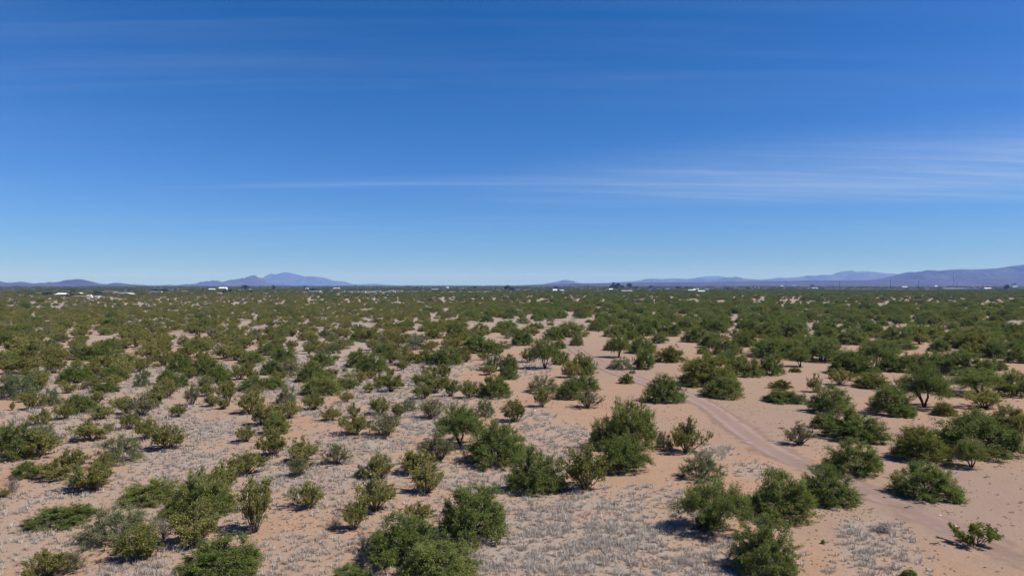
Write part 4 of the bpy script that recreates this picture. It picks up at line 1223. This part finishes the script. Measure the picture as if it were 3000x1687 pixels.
# ------------------------------------------------------------------ houses, sheds, trailers
def at_house(x0, x1, yb):
    X0, Y = unproj(x0, yb); X1, _ = unproj(x1, yb); return (X0 + X1) / 2, Y, X1 - X0
def window(parent, x, y, z, w, h, ny):
    f = MB(); s = 0.06 * ny
    f.box(x - w/2 - .08, x + w/2 + .08, min(y, y + s), max(y, y + s), z - .08, z + h + .08)
    fo = f.build('window', M['white'], parent)
    g = MB(); y2 = y + s; g.box(x - w/2, x + w/2, min(y2, y2 + .02 * ny), max(y2, y2 + .02 * ny), z, z + h); g.build('pane', M['glass'], fo)
def house(name, label, cat, x0, x1, yb, hpx, style, wall, roof, dep=None, rz=0.0, grp='houses and sheds across the plain'):
    X, Y, w = at_house(x0, x1, yb); s = Y / FPX; H = max(hpx * s, 2.2); dep = dep or max(min(w * 0.6, 9.0), 4.0)
    e = empty(name, (X, Y + dep / 2, -0.05), rz); tag(e, label, cat, grp)
    if style == 'arch':
        n = 12; prof = [(math.cos(math.pi * i / n) * w / 2, H * math.sin(math.pi * i / n)) for i in range(n + 1)]
        MB().prism([(x * .97, z * .97) for x, z in prof], -dep/2 + .3, dep/2 - .3).build('wall', M[wall], e)
        sh = MB()
        for i in range(n):
            a, b = prof[i], prof[i + 1]
            sh.add([(a[0], -dep/2, a[1]), (b[0], -dep/2, b[1]), (b[0], dep/2, b[1]), (a[0], dep/2, a[1]),
                    (a[0]*.975, -dep/2, a[1]*.975), (b[0]*.975, -dep/2, b[1]*.975), (b[0]*.975, dep/2, b[1]*.975), (a[0]*.975, dep/2, a[1]*.975)],
                   [(0,3,2,1),(4,5,6,7),(0,1,5,4),(2,3,7,6)])
        sh.build('roof', M[roof], e)
        MB().box(-w*.16, w*.16, -dep/2 + .22, -dep/2 + .30, 0, H*.5).build('door', M['dark'], e)
        return e
    wh = {'gable': H * 0.62, 'flat': H * 0.84, 'mobile': H * 0.80, 'shed': H * 0.78, 'carport': H * 0.86}[style]
    if style == 'carport':
        for i, px in enumerate((-w*.46, -w*.15, w*.15, w*.46)):
            for py in (-dep*.44, dep*.44): MB().box(px - .08, px + .08, py - .08, py + .08, 0, wh).build('post', M['grey'], e)
        MB().box(w*.16, w*.42, -dep*.36, dep*.36, 0, wh * .97).build('wall', M[wall], e)
        MB().box(-w/2, w/2, -dep/2, dep/2, wh, H).build('roof', M[roof], e); return e
    MB().box(-w/2, w/2, -dep/2, dep/2, 0, wh).build('wall', M[wall], e)
    ov = 0.35
    if style == 'gable':
        r = MB(); t = 0.18
        for sg in (-1, 1):
            pr_ = [(0, H), (0, H - t), (sg * (dep/2 + ov), wh - .12 - t), (sg * (dep/2 + ov), wh - .12)]
            V = [(-w/2 - ov, y, z) for y, z in pr_] + [(w/2 + ov, y, z) for y, z in pr_]
            r.add(V, [(0,1,2,3),(7,6,5,4),(0,3,7,4),(1,5,6,2),(2,6,7,3),(0,4,5,1)])
        r.build('roof', M[roof], e)
        g = MB()
        for sx in (-w/2 + .01, w/2 - .13): g.add([(sx,-dep/2,wh),(sx,dep/2,wh),(sx,0,H-.2),(sx+.12,-dep/2,wh),(sx+.12,dep/2,wh),(sx+.12,0,H-.2)], [(0,2,1),(3,4,5),(0,3,5,2),(1,2,5,4),(0,1,4,3)])
        g.build('gable', M[wall], e)
    else:
        tilt = H * 0.06 if style == 'shed' else 0.0
        MB().add([(-w/2-ov,-dep/2-ov,wh),(w/2+ov,-dep/2-ov,wh),(w/2+ov,dep/2+ov,wh+tilt),(-w/2-ov,dep/2+ov,wh+tilt),
                  (-w/2-ov,-dep/2-ov,H-tilt),(w/2+ov,-dep/2-ov,H-tilt),(w/2+ov,dep/2+ov,H),(-w/2-ov,dep/2+ov,H)],
                 [(3,2,1,0),(4,5,6,7),(0,1,5,4),(1,2,6,5),(2,3,7,6),(3,0,4,7)]).build('roof', M[roof], e)
    if style == 'mobile': MB().box(-w/2 + .02, w/2 - .02, -dep/2 - .05, -dep/2, 0, .7).build('skirting', M['grey'], e)
    nwin = int(np.clip(w / 4.2, 1, 5)); wy = -dep / 2
    for i in range(nwin):
        xx = -w/2 + w * (i + 0.5) / nwin
        if i == nwin // 2 and w > 5:
            d_ = MB().box(xx + .9, xx + 1.85, wy - .06, wy, .15, min(2.2, wh * .85)).build('door', M['brownroof'], e)
            MB().box(xx + 1.68, xx + 1.76, wy - .13, wy - .06, 1.05, 1.15).build('handle', M['steel'], d_)
        window(e, xx - .5, wy, wh * .42, min(1.3, w / nwin * .35), wh * .36, -1)
    return e
G = 'houses and sheds across the plain'
for h in HS: house(*h)

# the motorhome between the long trailer and the pale shed
def motorhome():
    X, Y, w = at_house(256, 270, 873); e = empty('motorhome', (X, Y, 0), 0.1); w = max(w, 4.4)
    tag(e, 'white boxy motorhome parked right of the long low trailer', 'motorhome')
    b = MB(); b.prism([(-w/2, .5), (w/2, .5), (w/2, 1.9), (w/2 - .9, 2.1), (w/2 - .7, 3.1), (-w/2, 3.1)], -1.2, 1.2).build('body', M['white'], e)
    MB().box(-w/2 + .5, -w/2 + 1.5, -1.24, -1.2, 1.6, 2.3).build('window', M['glass'], e)
    MB().box(0.2, 1.0, -1.24, -1.2, 1.6, 2.3).build('window', M['glass'], e)
    for x in (-w/2 + 1.0, w/2 - 1.0):
        for y in (-1.1, 1.1): MB().disc((x, y, .42), (0, 1, 0), .42, .25).build('wheel', M['rubber'], e)
motorhome()

# ------------------------------------------------------------------ utility poles and the radio tower
def pole(label, x, yt, yb, arm=1.6, rad=0.16, arms=1):
    X, Y = unproj(x, yb); h = (yb - yt) * Y / FPX; rad = max(rad, Y * 0.00016)
    e = empty('utility_pole', (X, Y, -0.1), 0.25); tag(e, label, 'utility pole', 'utility poles across the plain')
    MB().tube((0, 0, 0), (0, 0, h), rad, rad * .7).build('post', M['pole'], e)
    for k in range(arms):
        z = h - .5 - 1.4 * k; a = MB().box(-arm, arm, -rad - .14, -rad * .55, z - .09, z + .09).build('crossarm', M['pole'], e)
        for q in (-.9, -.45, .45, .9): MB().tube((q * arm, -rad * .55 - .1, z + .09), (q * arm, -rad * .55 - .1, z + .34), .06, .04, 6).build('insulator', M['steel'], a)
pole('near wooden pole with a crossarm at the left edge', 53, 855, 880, 1.4, 0.12)
for lb, x, a, b in [
 ('thin pole above the white gabled house', 189, 842, 860), ('pole left of the craggy peak near the dark grove', 527, 837, 857),
 ('thin pole below the broad massif, left one', 840, 846, 863), ('pole left of the three bright white trailers', 1115, 846, 858),
 ('pole at centre beside low trees', 1460, 836, 852), ('second pole at centre beside low trees', 1478, 839, 852),
 ('tall pole beside the white house at centre', 1624, 835, 853), ('pole left of the lone rounded hill', 1544, 839, 850), ('pole below the lone rounded hill', 1670, 831, 845),
 ('pole just left of the eucalyptus grove', 1770, 834, 849), ('leftmost of the poles left of the eucalyptus grove', 1753, 833, 848), ('short pole right of the lone rounded hill', 1724, 832, 845),
 ('pole above the arched barn', 1936, 830, 845), ('pole above the huddle of roofs', 2048, 829, 848), ('pole right of the huddle of roofs', 2120, 831, 847),
 ('pole above the white cube shed', 2207, 828, 846), ('thin short pole right of the first tall power pole', 2313, 836, 850)]:
    pole(lb, x, a, b, 1.3)
for lb, x, a, b in [('tall dark power pole, first from the left in the right half', 2303, 824, 848.5), ('tall dark power pole below the knobbly range', 2460, 823, 848),
 ('tallest dark power pole left of the radio tower', 2609, 818.5, 850), ('thick dark power pole with two crossarms left of the radio tower', 2691, 821.5, 852), ('dark power pole just right of the radio tower', 2804, 825.5, 850)]:
    pole(lb, x, a, b, 2.2, 0.42, 2)
def tower():
    X, Y = unproj(2794, 843); h = (843 - 792.5) * Y / FPX; e = empty('radio_tower', (X, Y, -0.2)); tag(e, 'tall steel lattice radio tower with white dishes at right', 'radio tower')
    bw, tw = 2.6, 1.2
    def cr(z, k): w = bw + (tw - bw) * z / h; a = k * 2 * math.pi / 3; return (math.cos(a) * w, math.sin(a) * w, z)
    n = 22
    for k in range(3): MB().tube(cr(0, k), cr(h, k), .36, .26, 6).build('leg', M['steel'], e)
    for k in range(3):
        b = MB()
        for i in range(n):
            z0, z1 = h * i / n, h * (i + 1) / n; a, c = (k, (k + 1) % 3) if i % 2 else ((k + 1) % 3, k)
            b.tube(cr(z0, a), cr(z1, c), .15, None, 5); b.tube(cr(z1, k), cr(z1, (k + 1) % 3), .08, None, 5)
        b.build('bracing', M['steel'], e)
    for z, r, sx in ((h * .985, 1.9, 1.3), (h * .72, 1.8, 1.3), (h * .93, 1.0, -3.0), (h * .84, .9, 1.6), (h * .60, .9, -1.4), (h * .52, .9, -1.2)):
        d = MB(); c = Vector((sx, -2.2, z)); d.tube(c, c + Vector((0, -.55, 0)), r * .55, r, 16); d.tube(c + Vector((0, -.55, 0)), c + Vector((0, -.9, 0)), r, r, 16)
        d.build('dish', M['dish'] if r > 1.5 else M['steel'], e)
    MB().tube((0, 0, h), (0, 0, h + 4), .08, .04, 6).build('antenna', M['steel'], e)
tower()

# ------------------------------------------------------------------ tall trees round the houses
def euca(seed, W_, H_):
    R = np.random.default_rng(seed); wood, C, D, T = [], [], [], []
    tr = curve([0, 0, -0.1], [R.uniform(-.5, .5), R.uniform(-.5, .5), H_ * .8], R, 8, 0, 0.12); wood.append((tr, .035 * H_, .010 * H_))
    for i in range(22):
        z = R.uniform(.28, .98); a = R.uniform(0, 6.28); rr = W_ / 2 * (0.35 + .75 * math.sin(math.pi * min(z * .9 + .12, 1))) * R.uniform(.55, 1.05)
        k = min(int(z * 7), 6); b0 = tr[min(k, 7)]; p = np.array([math.cos(a) * rr, math.sin(a) * rr, H_ * z]); wood.append((curve(b0, p, R, 5, .1, .2), .008 * H_, .003 * H_))
        m = 90; C.append(p + R.normal(0, 1, (m, 3)) * np.array([.11 * W_, .11 * W_, .055 * H_])); D.append(np.tile(R.normal(0, 1, 3), (m, 1))); T.append(np.clip(.4 + R.normal(0, .25, m), 0, 1))
    C = np.vstack(C); C[:, 2] = np.clip(C[:, 2], .4, None)
    return tubes(wood, 6), (*leaves(C, np.vstack(D), .055 * H_, .028 * H_, R), np.concatenate(T))
EU = []
for s in range(3):
    w_, f_ = euca(900 + s, 8.0, 12.0); EU.append(make_proto('tall_tree', w_, f_, 8.0, 12.0, 'bark', 'euca'))
def tall_tree(label, x, yb, w, h, k=0):
    X, Y = unproj(x, yb); s = Y / FPX; pr = EU[k % 3]; e = empty('tall_tree', (X, Y, 0), k * 1.3); tag(e, label, 'tree', 'tall trees around the houses')
    e.scale = (w * s / pr.W, w * s / pr.W, h * s / pr.H); link('trunk', pr.wood, e); link('crown', pr.fol, e)
for i, (lb, x, yb, w, h) in enumerate([
 ('dark round tree below the craggy peak, taller than its neighbours', 720, 850, 20, 15), ('dark shrubby tree right of the dark round tree', 735, 857, 14, 8), ('tall thin tree below the left shoulder of the broad massif', 801, 850, 9, 14),
 ('dark tree spreading behind the long white mobile home, left one', 914, 856, 14, 11), ('dark tree spreading behind the long white mobile home, right one', 928, 855, 14, 8), ('dark tree below the foot of the broad massif', 893, 846, 8, 8),
 ('dark grove tree behind the cream square house, left one', 458, 856, 30, 9), ('dark grove tree behind the cream square house, right one', 480, 857, 24, 10), ('dark green tree left of the motorhome', 204, 873, 20, 15),
 ('dark green tree behind the white arched barn', 212, 860, 14, 9), ('green tree left of the pinkish house', 283, 866, 28, 12), ('bushy tree at left behind the scrub', 140, 866, 30, 10),
 ('upright dark tree between the small pale houses at left', 674, 859, 8, 12), ('round dark tree right of the high barn roof', 657, 861, 16, 10),
 ('dark tree beside the poles at centre', 1486, 852, 18, 16), ('dark tree left of the first white house right of centre', 1502, 853, 14, 9), ('dark stocky tree above the white house at centre', 1630, 847, 11, 9),
 ('tallest eucalyptus of the grove right of centre', 1798, 849, 15, 21), ('broad eucalyptus right of the tallest one', 1811, 849, 14, 20), ('small eucalyptus left of the tallest one', 1788, 849, 7, 12), ('low dark tree at the right foot of the grove', 1823, 847, 12, 11),
 ('dark eucalyptus standing apart right of the grove', 1843, 847, 16, 17), ('low dark tree right of the separate eucalyptus', 1862, 848, 14, 8), ('clump of thin trees above the arched barn', 1908, 846, 12, 9),
 ('dark tree right of the knobbly outcrop pole', 2380, 842, 9, 8), ('dark tree above the huddle of roofs, left one', 1987, 846, 14, 7), ('dark tree above the huddle of roofs, right one', 2012, 846, 14, 6),
 ('lone dark column shaped tree at far right', 2950, 851, 13, 17), ('dark crown on the horizon near the right edge', 2971, 838, 10, 9), ('dark tree beside the white cube shed', 2131, 848, 16, 6), ('dark tree between the poles below the long range', 2190, 847, 14, 6),
 ('small dark tree left of the grey roofed house', 1222, 846, 14, 5), ('small dark tree on the horizon left of centre', 1195, 842, 12, 5), ('dark tree on the rise right of the broad massif', 1042, 839.5, 9, 5), ('dark tree left of the tan shack', 1391, 846, 9, 7)]):
    tall_tree(lb, x, yb, w, h, i)

# ------------------------------------------------------------------ the air
def build_haze():
    hz = MB().box(-40000, 40000, -40000, 40000, -6.0, 640.0)
    m, t, out = new_mat('haze_air'); v = nd(t, 'ShaderNodeVolumePrincipled')
    v.inputs['Color'].default_value = (0.15, 0.33, 1.0, 1); v.inputs['Absorption Color'].default_value = (1, 1, 1, 1); v.inputs['Density'].default_value = 5.5e-5; v.inputs['Anisotropy'].default_value = 0.0
    t.links.new(v.outputs[0], out.inputs['Volume'])
    o = hz.build('haze', m); tag(o, 'thin blue haze over the plain and distant mountains', 'haze', kind='stuff'); o.display_type = 'WIRE'
build_haze()
